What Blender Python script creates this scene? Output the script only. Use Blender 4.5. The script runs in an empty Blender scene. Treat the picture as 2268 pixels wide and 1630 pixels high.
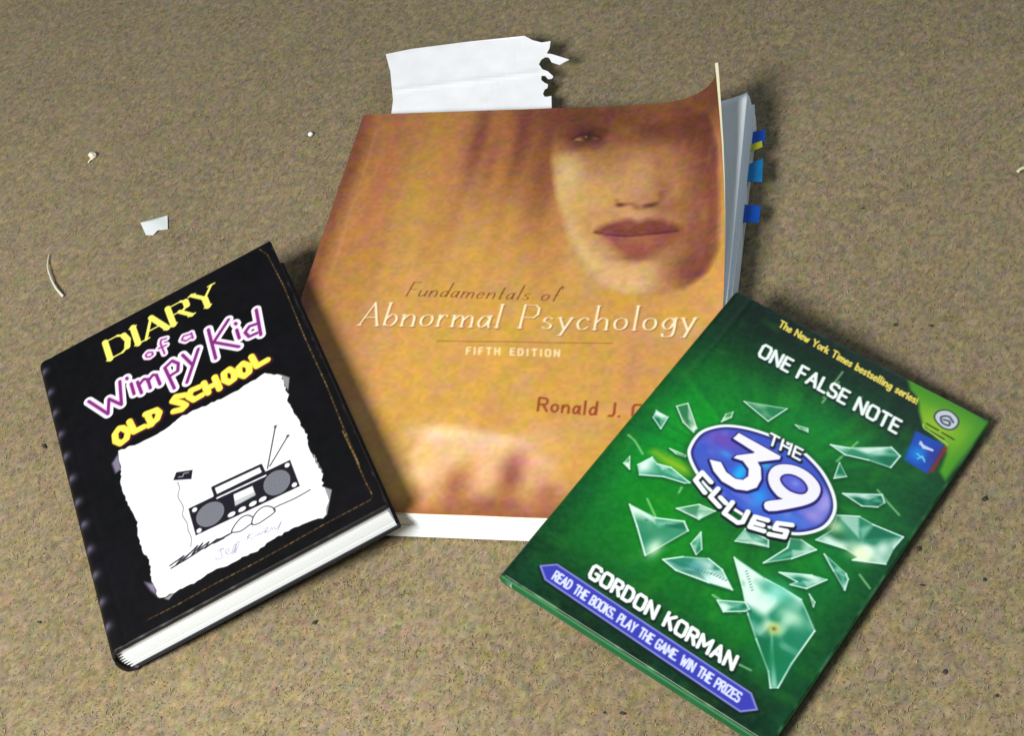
import bpy, bmesh, math, random
import numpy as np
from mathutils import Vector, Matrix
from mathutils.geometry import delaunay_2d_cdt

random.seed(7)
rng = np.random.default_rng(11)
scene = bpy.context.scene
CM = 0.01                                   # everything below is written in centimetres

# ------------------------------------------------------------------ camera
TAU, RHO = 0.764691, -0.280401
cam_data = bpy.data.cameras.new("camera")
cam = bpy.data.objects.new("camera", cam_data)
scene.collection.objects.link(cam)
scene.camera = cam
cam_data.sensor_width = 36.0
cam_data.lens = 3527.92 / 2267 * 36.0
cam_data.shift_x = 107.986 / 2267
cam_data.shift_y = -19.032 / 2267
cam_data.clip_start = 0.01
cam_data.clip_end = 50
fw = Vector((0, math.sin(TAU), -math.cos(TAU)))
up0 = Vector((0, math.cos(TAU), math.sin(TAU)))
rt0 = Vector((1, 0, 0))
rt = rt0 * math.cos(RHO) + up0 * math.sin(RHO)
up = -rt0 * math.sin(RHO) + up0 * math.cos(RHO)
M = Matrix((rt, up, -fw)).transposed().to_4x4()
M.translation = Vector((0, 0, 58.5689 * CM))
cam.matrix_world = M

# ------------------------------------------------------------------ world and lamp (indoors: a room's soft fill and one lamp)
world = bpy.data.worlds.new("World")
scene.world = world
world.use_nodes = True
bg = world.node_tree.nodes["Background"]
bg.inputs["Color"].default_value = (0.82, 0.95, 1.15, 1)
bg.inputs["Strength"].default_value = 0.125

lamp_data = bpy.data.lights.new("room_lamp", 'AREA')
lamp_data.shape = 'DISK'
lamp_data.size = 0.34
lamp_data.energy = 21.5
lamp_data.color = (1.0, 0.985, 0.94)
lamp = bpy.data.objects.new("room_lamp", lamp_data)
scene.collection.objects.link(lamp)
lamp.location = (-0.57, -0.06, 0.80)
lamp.rotation_euler = (Vector((0.02, 0.52, 0)) - Vector(lamp.location)).to_track_quat('-Z', 'Y').to_euler()

fill_data = bpy.data.lights.new("added_fill", 'AREA')       # bluish fill added from the far right to lift shaded pages; window unseen
fill_data.shape = 'RECTANGLE'
fill_data.size, fill_data.size_y = 1.0, 1.2
fill_data.energy = 11.0
fill_data.color = (0.72, 0.88, 1.0)
fill = bpy.data.objects.new("added_fill", fill_data)
scene.collection.objects.link(fill)
fill.location = (1.7, 1.5, 1.3)
fill.rotation_euler = (Vector((0.1, 0.55, 0)) - Vector(fill.location)).to_track_quat('-Z', 'Y').to_euler()

scene.view_settings.view_transform = 'Standard'
scene.view_settings.look = 'None'
scene.view_settings.exposure = 0.0
scene.view_settings.gamma = 1.0

# ------------------------------------------------------------------ helpers
def tag(o, label=None, cat=None, group=None, kind=None):
    if label: o['label'] = label
    if cat: o['category'] = cat
    if group: o['group'] = group
    if kind: o['kind'] = kind
    return o

def link(name, verts, faces, mat=None, parent=None, smooth=False):
    me = bpy.data.meshes.new(name)
    v = np.asarray(verts, dtype=np.float64) * CM
    me.from_pydata(v.tolist(), [], [tuple(int(i) for i in f) for f in faces])
    if mat: me.materials.append(mat)
    if smooth: me.polygons.foreach_set('use_smooth', [True] * len(me.polygons))
    me.update()
    o = bpy.data.objects.new(name, me)
    scene.collection.objects.link(o)
    if parent: o.parent = parent
    return o

def quads_mesh(name, verts, quads, mat, parent=None, colors=None, smooth=True):
    """fast path for big grids; quads is an (n,4) array"""
    me = bpy.data.meshes.new(name)
    quads = np.asarray(quads, dtype=np.int32)
    used, inv = np.unique(quads.ravel(), return_inverse=True)
    v = np.asarray(verts, dtype=np.float32)[used] * CM
    q = inv.reshape(-1, 4).astype(np.int32)
    me.vertices.add(len(v)); me.vertices.foreach_set('co', v.ravel())
    me.loops.add(q.size); me.loops.foreach_set('vertex_index', q.ravel())
    me.polygons.add(len(q)); me.polygons.foreach_set('loop_start', np.arange(0, q.size, 4, dtype=np.int32))
    me.polygons.foreach_set('use_smooth', np.full(len(q), smooth, dtype=bool))
    me.update(calc_edges=True)
    if colors is not None:
        a = me.color_attributes.new('print', 'FLOAT_COLOR', 'POINT')
        c = np.ones((len(v), 4), dtype=np.float32); c[:, :3] = np.asarray(colors, dtype=np.float32)[used]
        a.data.foreach_set('color', c.ravel())
    me.materials.append(mat)
    o = bpy.data.objects.new(name, me)
    scene.collection.objects.link(o)
    if parent: o.parent = parent
    return o

def empty(name, R=None, t=(0, 0, 0)):
    o = bpy.data.objects.new(name, None)
    o.empty_display_size = 0.02
    m = Matrix([list(r) for r in (np.eye(3) if R is None else R)]).to_4x4()
    m.translation = Vector([c * CM for c in t])
    o.matrix_world = m
    scene.collection.objects.link(o)
    return o

def box(x0, x1, y0, y1, z0, z1, V, F):
    n = len(V)
    V += [(x0, y0, z0), (x1, y0, z0), (x1, y1, z0), (x0, y1, z0), (x0, y0, z1), (x1, y0, z1), (x1, y1, z1), (x0, y1, z1)]
    F += [tuple(n + i for i in f) for f in ((3, 2, 1, 0), (4, 5, 6, 7), (0, 1, 5, 4), (1, 2, 6, 5), (2, 3, 7, 6), (3, 0, 4, 7))]

def rodrigues(r):
    r = np.asarray(r, float); t = np.linalg.norm(r); k = r / t
    K = np.array([[0, -k[2], k[1]], [k[2], 0, -k[0]], [-k[1], k[0], 0]])
    return np.eye(3) + math.sin(t) * K + (1 - math.cos(t)) * K @ K

# ------------------------------------------------------------------ materials
def new_mat(name):
    m = bpy.data.materials.new(name); m.use_nodes = True
    nt = m.node_tree
    return m, nt, nt.nodes, nt.nodes["Principled BSDF"]

def set_in(b, **kw):
    for k, v in kw.items():
        k = k.replace('_', ' ')
        if k in b.inputs: b.inputs[k].default_value = v

def add_bump(nt, b, scale, strength, dist=0.0003, detail=3.0, kind='noise'):
    n = nt.nodes
    tc = n.new('ShaderNodeTexCoord')
    t = n.new('ShaderNodeTexNoise'); t.inputs['Scale'].default_value = scale; t.inputs['Detail'].default_value = detail
    bp = n.new('ShaderNodeBump'); bp.inputs['Strength'].default_value = strength; bp.inputs['Distance'].default_value = dist
    nt.links.new(tc.outputs['Object'], t.inputs['Vector'])
    nt.links.new(t.outputs['Fac'], bp.inputs['Height'])
    nt.links.new(bp.outputs['Normal'], b.inputs['Normal'])
    return t

def plain(name, col, rough=0.6, var=0.12, scale=120, bump=0.15, spec=0.4):
    m, nt, n, b = new_mat(name)
    set_in(b, Roughness=rough, Specular_IOR_Level=spec)
    tc = n.new('ShaderNodeTexCoord'); t = n.new('ShaderNodeTexNoise'); t.inputs['Scale'].default_value = scale; t.inputs['Detail'].default_value = 4
    r = n.new('ShaderNodeValToRGB')
    r.color_ramp.elements[0].position = 0.3; r.color_ramp.elements[1].position = 0.7
    r.color_ramp.elements[0].color = tuple(c * (1 - var) for c in col) + (1,)
    r.color_ramp.elements[1].color = tuple(min(1, c * (1 + var)) for c in col) + (1,)
    nt.links.new(tc.outputs['Object'], t.inputs['Vector']); nt.links.new(t.outputs['Fac'], r.inputs['Fac'])
    nt.links.new(r.outputs['Color'], b.inputs['Base Color'])
    if bump: add_bump(nt, b, scale * 2, bump)
    return m

def print_mat(name, rough, spec, coat, bump_scale, bump):
    """glossy card whose ink comes from the mesh colours"""
    m, nt, n, b = new_mat(name)
    a = n.new('ShaderNodeVertexColor'); a.layer_name = 'print'
    nt.links.new(a.outputs['Color'], b.inputs['Base Color'])
    set_in(b, Roughness=rough, Specular_IOR_Level=spec, Coat_Weight=coat, Coat_Roughness=0.25)
    t = add_bump(nt, b, bump_scale, bump, 0.0002)
    rr = n.new('ShaderNodeMapRange')
    rr.inputs['To Min'].default_value = rough - 0.07; rr.inputs['To Max'].default_value = rough + 0.1
    t2 = n.new('ShaderNodeTexNoise'); t2.inputs['Scale'].default_value = 35
    nt.links.new(t2.outputs['Fac'], rr.inputs['Value']); nt.links.new(rr.outputs['Result'], b.inputs['Roughness'])
    return m

def page_mat(name, col):
    """paper: fine lines where sheet lies on sheet"""
    m, nt, n, b = new_mat(name)
    set_in(b, Roughness=0.75, Specular_IOR_Level=0.2)
    tc = n.new('ShaderNodeTexCoord'); mp = n.new('ShaderNodeMapping'); mp.inputs['Scale'].default_value = (25, 25, 1900)
    t = n.new('ShaderNodeTexNoise'); t.inputs['Scale'].default_value = 1.0; t.inputs['Detail'].default_value = 3
    r = n.new('ShaderNodeValToRGB')
    r.color_ramp.elements[0].position = 0.3; r.color_ramp.elements[0].color = tuple(c * 0.95 for c in col) + (1,)
    r.color_ramp.elements[1].position = 0.62; r.color_ramp.elements[1].color = tuple(col) + (1,)
    bp = n.new('ShaderNodeBump'); bp.inputs['Strength'].default_value = 0.08; bp.inputs['Distance'].default_value = 0.0002
    nt.links.new(tc.outputs['Object'], mp.inputs['Vector']); nt.links.new(mp.outputs['Vector'], t.inputs['Vector'])
    nt.links.new(t.outputs['Fac'], r.inputs['Fac']); nt.links.new(r.outputs['Color'], b.inputs['Base Color'])
    nt.links.new(t.outputs['Fac'], bp.inputs['Height']); nt.links.new(bp.outputs['Normal'], b.inputs['Normal'])
    return m

# ------------------------------------------------------------------ carpet
def value_noise(U, V, sx, sy, seed):
    """smooth random field sampled at U, V (cm); sx, sy are the lump sizes"""
    r = np.random.default_rng(seed)
    x = (U - U.min()) / sx; y = (V - V.min()) / sy
    g = r.random((int(y.max()) + 3, int(x.max()) + 3))
    xi = x.astype(int); yi = y.astype(int); fx = x - xi; fy = y - yi
    fx = fx * fx * (3 - 2 * fx); fy = fy * fy * (3 - 2 * fy)
    return (g[yi, xi] * (1 - fx) * (1 - fy) + g[yi, xi + 1] * fx * (1 - fy) + g[yi + 1, xi] * (1 - fx) * fy + g[yi + 1, xi + 1] * fx * fy)

def srgb(c):
    c = np.asarray(c, float) / 255.0
    return np.where(c <= 0.04045, c / 12.92, ((c + 0.055) / 1.055) ** 2.4)

def build_carpet():
    fx = np.arange(-42, 56, 0.15); fy = np.arange(10, 116, 0.15)
    xs = np.concatenate([np.linspace(-150, -42.5, 60), fx, np.linspace(56.5, 170, 60)])
    ys = np.concatenate([np.linspace(-80, 9.5, 50), fy, np.linspace(116.5, 260, 80)])
    X, Y = np.meshgrid(xs, ys)
    n1 = value_noise(X, Y, 0.36, 0.36, 1); n2 = value_noise(X, Y, 0.14, 0.14, 2); n3 = value_noise(X, Y, 3.2, 3.2, 3)
    Z = -0.10 + 0.05 * (n1 - 0.5) + 0.10 * (n2 - 0.5) + 0.05 * (n3 - 0.5)
    # heathered yarn: every tuft takes one of several wool colours
    cols = srgb([(148, 136, 97), (157, 141, 122), (133, 138, 108), (160, 149, 116), (158, 131, 112), (136, 131, 117), (144, 143, 90), (150, 131, 126), (162, 146, 106)])
    f = [value_noise(X, Y, 0.30, 0.30, 20 + i) for i in range(len(cols))]
    f = np.stack(f, 0); w = np.exp(7.0 * f); w /= w.sum(0)
    C = np.tensordot(w, cols, axes=(0, 0))
    fleck = 0.75 * value_noise(X, Y, 0.125, 0.125, 40) + 0.25 * value_noise(X, Y, 0.25, 0.25, 47)
    big = value_noise(X, Y, 9, 9, 41)
    C *= np.array([0.755, 0.72, 0.70]); C *= (0.60 + 0.80 * fleck + 0.16 * (big - 0.5) + 0.20 * (rng.random(X.shape) - 0.5))[..., None]
    dark = np.clip((value_noise(X, Y, 0.2, 0.2, 43) - 0.92) * 12, 0, 1) * 0.5
    C *= (1 - dark)[..., None]
    m0 = C.mean(-1, keepdims=True); C = np.clip(m0 + (C - m0) * 1.12, 0, 1)
    far = (X < -42) | (X > 55.9) | (Y < 10) | (Y > 115.9)              # beyond the frame the even wool tone goes on
    mean_c = C[~far].mean(0); C[far] = mean_c * (0.92 + 0.16 * rng.random((far.sum(), 1)))
    Z[far] = -0.10
    ny, nx = X.shape
    idx = np.arange(nx * ny).reshape(ny, nx)
    q = np.stack([idx[:-1, :-1], idx[:-1, 1:], idx[1:, 1:], idx[1:, :-1]], -1).reshape(-1, 4)
    m, nt, n, b = new_mat('carpet_wool')
    a = n.new('ShaderNodeVertexColor'); a.layer_name = 'print'
    tc = n.new('ShaderNodeTexCoord'); t = n.new('ShaderNodeTexNoise'); t.inputs['Scale'].default_value = 900; t.inputs['Detail'].default_value = 2
    r = n.new('ShaderNodeMapRange'); r.inputs['To Min'].default_value = 0.7; r.inputs['To Max'].default_value = 1.3
    mx = n.new('ShaderNodeVectorMath'); mx.operation = 'SCALE'
    nt.links.new(tc.outputs['Object'], t.inputs['Vector']); nt.links.new(t.outputs['Fac'], r.inputs['Value'])
    nt.links.new(a.outputs['Color'], mx.inputs[0]); nt.links.new(r.outputs['Result'], mx.inputs['Scale'])
    nt.links.new(mx.outputs['Vector'], b.inputs['Base Color'])
    set_in(b, Roughness=1.0, Specular_IOR_Level=0.05, Sheen_Weight=0.1, Sheen_Roughness=0.6)
    add_bump(nt, b, 1100, 0.5, 0.0006)
    o = quads_mesh('carpet', np.stack([X, Y, Z], -1).reshape(-1, 3), q, m, None, C.reshape(-1, 3))
    tag(o, 'mottled beige wool carpet lying under the three books', kind='structure')
    # loose fibre ends standing out of the pile
    N = 240000
    px = rng.uniform(-32, 48, N); py = rng.uniform(20, 114, N)
    ci = rng.integers(0, len(cols), N)
    ang = rng.uniform(0, 2 * np.pi, N); L = rng.uniform(0.06, 0.16, N); wd = rng.uniform(0.012, 0.026, N)
    hz = rng.uniform(0.03, 0.11, N)
    dx = np.cos(ang); dy = np.sin(ang)
    p0 = np.stack([px - dy * wd, py + dx * wd, np.full(N, -0.11)], 1)
    p1 = np.stack([px + dy * wd, py - dx * wd, np.full(N, -0.11)], 1)
    p2 = np.stack([px + dx * L + dy * wd * .6, py + dy * L - dx * wd * .6, -0.11 + hz], 1)
    p3 = np.stack([px + dx * L - dy * wd * .6, py + dy * L + dx * wd * .6, -0.11 + hz], 1)
    P = np.stack([p0, p1, p2, p3], 1).reshape(-1, 3)
    cc = np.repeat(cols[ci] * np.array([0.755, 0.72, 0.70]) * rng.uniform(0.55, 1.45, (N, 1)), 4, axis=0)
    fb = quads_mesh('carpet_fibres', P, np.arange(4 * N).reshape(-1, 4), m, None, cc, smooth=False)
    tag(fb, 'short loose wool fibres standing out of the beige carpet', 'carpet fibres', kind='stuff')
build_carpet()

# ------------------------------------------------------------------ printing: ink laid on the grid of a cover
class Print:
    def __init__(s, w, h, res):
        s.nu = int(round(w / res)) + 1; s.nv = int(round(h / res)) + 1
        s.u = np.linspace(0, w, s.nu); s.v = np.linspace(0, h, s.nv)
        s.U, s.V = np.meshgrid(s.u, s.v)
        s.rgb = np.zeros((s.nv, s.nu, 3)); s.mask = np.zeros((s.nv, s.nu), dtype=np.int32)
        s.names = {0: ('front_cover', None)}; s.cur = None
    def part(s, name, label=None, under=None):
        if name is None: s.cur = None; return
        i = len(s.names); s.names[i] = (name, under); s.cur = i; return i
    def box(s, pts, pad):
        p = np.asarray(pts, float)
        a = np.searchsorted(s.u, p[:, 0].min() - pad); b = np.searchsorted(s.u, p[:, 0].max() + pad)
        c = np.searchsorted(s.v, p[:, 1].min() - pad); d = np.searchsorted(s.v, p[:, 1].max() + pad)
        return slice(c, max(c, d)), slice(a, max(a, b))
    def lay(s, sl, cov, col):
        col = np.asarray(col, float) / 255.0
        s.rgb[sl] += (col - s.rgb[sl]) * cov[..., None]
        if s.cur is not None: s.mask[sl][cov > 0.12] = s.cur
    @staticmethod
    def segd(X, Y, a, b):
        dx, dy = b[0] - a[0], b[1] - a[1]; l = dx * dx + dy * dy
        t = np.clip(((X - a[0]) * dx + (Y - a[1]) * dy) / l, 0, 1) if l > 1e-12 else 0 * X
        return np.hypot(X - a[0] - t * dx, Y - a[1] - t * dy)
    def stroke(s, pts, w, col, alpha=1.0, soft=0.05, off=(0, 0)):
        """w: one width or one per segment"""
        pts = [(p[0] + off[0], p[1] + off[1]) for p in pts]
        ws = [w] * (len(pts) - 1) if np.isscalar(w) else w
        sl = s.box(pts, max(ws) + soft); X, Y = s.U[sl], s.V[sl]
        if X.size == 0: return
        sd = np.full(X.shape, -9.0)
        for a, b, ww in zip(pts[:-1], pts[1:], ws): sd = np.maximum(sd, ww / 2 - s.segd(X, Y, a, b))
        s.lay(sl, alpha * np.clip(0.5 + sd / soft, 0, 1), col)
    def poly(s, pts, col, alpha=1.0, soft=0.05, grow=0.0, off=(0, 0), field=None):
        pts = [(p[0] + off[0], p[1] + off[1]) for p in pts]
        sl = s.box(pts, soft + grow); X, Y = s.U[sl], s.V[sl]
        if X.size == 0: return
        d = np.full(X.shape, 9.0); ins = np.zeros(X.shape, bool)
        for a, b in zip(pts, pts[1:] + pts[:1]):
            d = np.minimum(d, s.segd(X, Y, a, b))
            if a[1] != b[1]:
                c = ((a[1] > Y) != (b[1] > Y)) & (X < (b[0] - a[0]) * (Y - a[1]) / (b[1] - a[1]) + a[0]); ins ^= c
        sd = np.where(ins, d, -d) + grow
        cov = alpha * np.clip(0.5 + sd / soft, 0, 1)
        if field is not None: cov = cov * field[sl]
        s.lay(sl, cov, col)
    def blob(s, c, rx, ry, col, alpha=1.0, rot=0.0):
        R = 2.4 * max(rx, ry); sl = s.box([c], R); X, Y = s.U[sl] - c[0], s.V[sl] - c[1]
        if X.size == 0: return
        x = X * math.cos(rot) + Y * math.sin(rot); y = -X * math.sin(rot) + Y * math.cos(rot)
        s.lay(sl, alpha * np.exp(-((x / rx) ** 2 + (y / ry) ** 2)), col)
    def wash(s, cov, col):
        s.lay((slice(None), slice(None)), np.clip(cov, 0, 1), col)
    def noise(s, a, b, seed): return value_noise(s.U, s.V, a, b, seed)

def smooth_line(p, k=6, closed=False):
    p = [np.asarray(q, float) for q in p]
    if len(p) < 3: return [tuple(q) for q in p]
    ext = ([p[-1]] + p + [p[0], p[1]]) if closed else ([2 * p[0] - p[1]] + p + [2 * p[-1] - p[-2]])
    out = []
    for i in range(1, len(ext) - 2):
        a, b, c, d = ext[i - 1:i + 3]
        for t in np.linspace(0, 1, k, endpoint=False):
            out.append(tuple(0.5 * (2 * b + (c - a) * t + (2 * a - 5 * b + 4 * c - d) * t * t + (3 * b - a - 3 * c + d) * t ** 3)))
    if not closed: out.append(tuple(ext[-2]))
    return out

# letters as pen strokes: (width, strokes); y 0 is the baseline, 1 the cap height
G = {
 'A': (.82, [[(0, 0), (.5, 1), (1, 0)], [(.2, .35), (.8, .35)]]),
 'B': (.66, [[(0, 0), (0, 1), (.75, 1), (.93, .86), (.93, .66), (.75, .53), (0, .53)], [(.75, .53), (1, .4), (1, .13), (.78, 0), (0, 0)]]),
 'C': (.72, [[(1, .85), (.85, 1), (.2, 1), (0, .82), (0, .18), (.2, 0), (.85, 0), (1, .15)]]),
 'D': (.78, [[(0, 0), (0, 1), (.6, 1), (.88, .85), (1, .5), (.88, .15), (.6, 0), (0, 0)]]),
 'E': (.6, [[(1, 1), (0, 1), (0, 0), (1, 0)], [(0, .52), (.85, .52)]]),
 'F': (.58, [[(1, 1), (0, 1), (0, 0)], [(0, .5), (.85, .5)]]),
 'G': (.76, [[(1, .85), (.85, 1), (.2, 1), (0, .82), (0, .18), (.2, 0), (.85, 0), (1, .15), (1, .48), (.6, .48)]]),
 'H': (.74, [[(0, 0), (0, 1)], [(1, 0), (1, 1)], [(0, .52), (1, .52)]]),
 'I': (.12, [[(.5, 0), (.5, 1)]]),
 'J': (.4, [[(1, 1), (1, .2), (.7, 0), (0, 0)]]),
 'K': (.7, [[(0, 0), (0, 1)], [(.95, 1), (0, .45)], [(.3, .6), (1, 0)]]),
 'L': (.56, [[(0, 1), (0, 0), (1, 0)]]),
 'M': (.92, [[(0, 0), (0, 1), (.5, .35), (1, 1), (1, 0)]]),
 'N': (.78, [[(0, 0), (0, 1), (1, 0), (1, 1)]]),
 'O': (.8, [[(.18, 1), (.82, 1), (1, .82), (1, .18), (.82, 0), (.18, 0), (0, .18), (0, .82), (.18, 1)]]),
 'P': (.64, [[(0, 0), (0, 1), (.75, 1), (1, .87), (1, .6), (.75, .46), (0, .46)]]),
 'R': (.7, [[(0, 0), (0, 1), (.72, 1), (.95, .87), (.95, .62), (.72, .5), (0, .5)], [(.5, .5), (1, 0)]]),
 'S': (.66, [[(1, .9), (.85, 1), (.18, 1), (0, .87), (0, .64), (.18, .53), (.82, .47), (1, .36), (1, .13), (.82, 0), (.15, 0), (0, .1)]]),
 'T': (.72, [[(0, 1), (1, 1)], [(.5, 1), (.5, 0)]]),
 'U': (.76, [[(0, 1), (0, .18), (.18, 0), (.82, 0), (1, .18), (1, 1)]]),
 'W': (1.1, [[(0, 1), (.27, 0), (.5, .75), (.73, 0), (1, 1)]]),
 'Y': (.76, [[(0, 1), (.5, .48), (1, 1)], [(.5, .48), (.5, 0)]]),
 'Z': (.68, [[(0, 1), (1, 1), (0, 0), (1, 0)]]),
 '.': (.08, [[(.3, 0), (.7, .02)]]), ',': (.1, [[(.7, .06), (.2, -.14)]]), '!': (.1, [[(.5, 1), (.5, .3)], [(.5, 0), (.5, .03)]]), ' ': (.3, []),
 'a': (.48, [[(.95, .45), (.6, .62), (.2, .52), (0, .22), (.25, 0), (.6, .08), (.92, .4)], [(.98, .62), (.92, .1), (1.05, 0)]]),
 'b': (.5, [[(0, 1), (.02, .05)], [(.02, .35), (.45, .62), (.85, .55), (1, .3), (.7, .02), (.3, 0), (.02, .1)]]),
 'c': (.44, [[(1, .5), (.65, .62), (.2, .52), (0, .28), (.25, .02), (.65, 0), (1, .12)]]),
 'd': (.5, [[(.98, .42), (.6, .62), (.2, .52), (0, .25), (.25, 0), (.65, .06), (.96, .35)], [(1, 1), (.97, .02)]]),
 'e': (.46, [[(.05, .34), (.95, .38), (.8, .58), (.45, .62), (.1, .45), (0, .25), (.3, 0), (.7, .02), (1, .14)]]),
 'f': (.34, [[(1.1, .92), (.75, 1.02), (.5, .85), (.42, 0)], [(.05, .6), (.95, .6)]]),
 'g': (.5, [[(.95, .45), (.6, .62), (.2, .52), (0, .28), (.3, .06), (.65, .12), (.93, .42)], [(1, .6), (.95, -.1), (.7, -.32), (.2, -.32), (.05, -.2)]]),
 'h': (.52, [[(0, 1), (.02, 0)], [(.03, .35), (.45, .6), (.85, .55), (.95, .35), (.95, 0)]]),
 'i': (.12, [[(.5, .6), (.5, 0)], [(.5, .84), (.5, .86)]]),
 'k': (.46, [[(0, 1), (0, 0)], [(.9, .6), (.03, .25)], [(.3, .38), (1, 0)]]),
 'l': (.12, [[(.5, 1), (.5, 0)]]),
 'm': (.84, [[(0, .6), (.02, 0)], [(.02, .35), (.25, .6), (.45, .55), (.5, .35), (.5, 0)], [(.52, .35), (.75, .6), (.95, .55), (1, .35), (1, 0)]]),
 'n': (.52, [[(0, .6), (.02, 0)], [(.02, .35), (.45, .62), (.85, .56), (.96, .35), (.96, 0)]]),
 'o': (.5, [[(.5, .62), (.12, .52), (0, .3), (.15, .08), (.5, 0), (.85, .1), (1, .32), (.88, .54), (.5, .62)]]),
 'r': (.34, [[(0, .6), (.03, 0)], [(.05, .35), (.4, .58), (.75, .62), (1, .54)]]),
 's': (.4, [[(.95, .54), (.6, .62), (.2, .56), (.12, .42), (.5, .32), (.9, .2), (.8, .04), (.4, 0), (.03, .08)]]),
 't': (.3, [[(.45, .86), (.45, .12), (.7, 0), (1, .05)], [(0, .6), (1, .6)]]),
 'u': (.52, [[(0, .6), (.02, .2), (.25, 0), (.6, .06), (.93, .3)], [(.95, .6), (.97, 0)]]),
 'w': (.74, [[(0, .6), (.25, 0), (.5, .5), (.75, 0), (1, .6)]]),
 'y': (.5, [[(0, .6), (.5, .02)], [(1, .6), (.3, -.32), (.05, -.34)]]),
}
def write(pr, text, base, w, col, thin=None, gap=0.2, serif=0.0, space=None, soft=0.05, passes=None, caps=True, wsc={}, xh=None, slant=0.0):
    """text between base[0] and base[1], base[2] gives the cap height over base[0]"""
    p0, p1, pc = [np.asarray(q, float) for q in base]
    adv = []; x = 0.0
    for ch in text:
        gw = (G[ch][0] if not (ch == ' ' and space) else space) * wsc.get(ch, 1)
        adv.append((x, gw)); x += gw + gap
    tot = x - gap; bv = (p1 - p0) / tot; uv = pc - p0
    strokes = []
    for ch, (x0, gw) in zip(text, adv):
        for st in G[ch][1]:
            if xh and ch.islower(): st = [(q[0], q[1] * xh / .62 if q[1] <= .62 else xh + (q[1] - .62) * (1 - xh) / .38) for q in st]
            pts = [p0 + bv * (x0 + q[0] * gw) + uv * q[1] + bv / np.hypot(*bv) * np.hypot(*uv) * slant * q[1] for q in st]
            if (ch.islower() or (serif and ch in 'DRPCGOBS')) and len(pts) > 3: pts = smooth_line(pts, 5) if ch.islower() else pts
            pts = [np.asarray(q) for q in pts]
            ws = []
            for a, b in zip(pts[:-1], pts[1:]):
                d = b - a; l = np.hypot(*d)
                c = abs(d @ (bv / np.hypot(*bv))) / l if l else 0
                k = 1 - c
                if thin is None: ws.append(w)
                else:
                    q = min(1.0, k * 1.6)
                    if ch in 'AVYN' and (d[0] * d[1] > 0): q *= 0.35
                    ws.append(thin + (w - thin) * q)
            strokes.append((pts, ws))
            if serif:
                for e, o in ((0, 1), (-1, -2)):
                    y = st[e][1]; dv = pts[o] - pts[e]
                    if (y in (0, 1) or abs(y - (xh or .62) * .6 / .62) < .02) and abs(st[e][1] - st[o][1]) > 0.2:
                        t = bv * serif
                        strokes.append(([pts[e] - t, pts[e] + t], [thin * 1.1]))
    for (pw, pcol, off, al) in (passes or []):
        for pts, ws in strokes: pr.stroke(pts, [q + pw for q in ws], pcol, al, soft, off)
    for pts, ws in strokes: pr.stroke(pts, ws, col, 1.0, soft)

INK = 0.92
def emit_cover(pr, surf, mats, parent, board, round_edge=0.06, label=None):
    """turn a printed grid into meshes: the cover (with its board below) and one mesh per printed piece"""
    X, Y, Z = surf(pr.U, pr.V)
    P = np.stack([X, Y, Z], -1).reshape(-1, 3)
    C = srgb(np.clip(pr.rgb, 0, 1) * 255.0).reshape(-1, 3) * INK
    idx = np.arange(pr.nu * pr.nv).reshape(pr.nv, pr.nu)
    q = np.stack([idx[:-1, :-1], idx[:-1, 1:], idx[1:, 1:], idx[1:, :-1]], -1).reshape(-1, 4)
    mk = pr.mask.reshape(-1)[q]
    fid = mk.max(1)
    # the board under the printed sheet
    V = P.tolist() if False else None
    X2, Y2, Z2 = board(pr.U, pr.V, X, Y, Z)
    P2 = np.stack([X2, Y2, Z2], -1).reshape(-1, 3)
    n = len(P)
    ring = np.concatenate([idx[0, :], idx[1:, -1], idx[-1, -2::-1], idx[-2:0:-1, 0]])
    r2 = np.roll(ring, -1)
    side = np.stack([ring + n, r2 + n, r2, ring], -1)
    st = 12
    iu = np.unique(np.append(np.arange(0, pr.nu, 1), pr.nu - 1)); iv = np.unique(np.append(np.arange(0, pr.nv, 1), pr.nv - 1))
    objs = {}
    allP = np.concatenate([P, P2]); allC = np.concatenate([C, mats['edge_col'] * np.ones_like(C)])
    und = (q[:, ::-1] + n)[:: 1]
    sideP = np.concatenate([P[ring], P2[ring]]); m = len(ring)
    a = np.arange(m); b = np.roll(a, -1)
    qs = np.stack([a + m, b + m, b, a], -1)
    # coarse underside
    ku = np.unique(np.linspace(0, pr.nu - 1, 60).astype(int)); kv = np.unique(np.linspace(0, pr.nv - 1, 60).astype(int))
    sub = idx[np.ix_(kv, ku)]
    qu = np.stack([sub[:-1, :-1], sub[1:, :-1], sub[1:, 1:], sub[:-1, 1:]], -1).reshape(-1, 4) + n
    sel = fid == 0
    allP = np.concatenate([allP, sideP])
    allC = np.concatenate([allC, np.concatenate([mats['side_col'] * np.ones((m, 3))] * 2)])
    main = quads_mesh('front_cover', allP, np.concatenate([q[sel], qu, qs + 2 * n]), mats['print'], parent, allC)
    objs[0] = main
    for i, (name, under) in pr.names.items():
        if i == 0: continue
        s2 = fid == i
        if not s2.any(): continue
        par = objs.get(under, None) if under else parent
        objs[i] = quads_mesh(name, P, q[s2], mats['print'], par or parent, C)
    return objs

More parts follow.
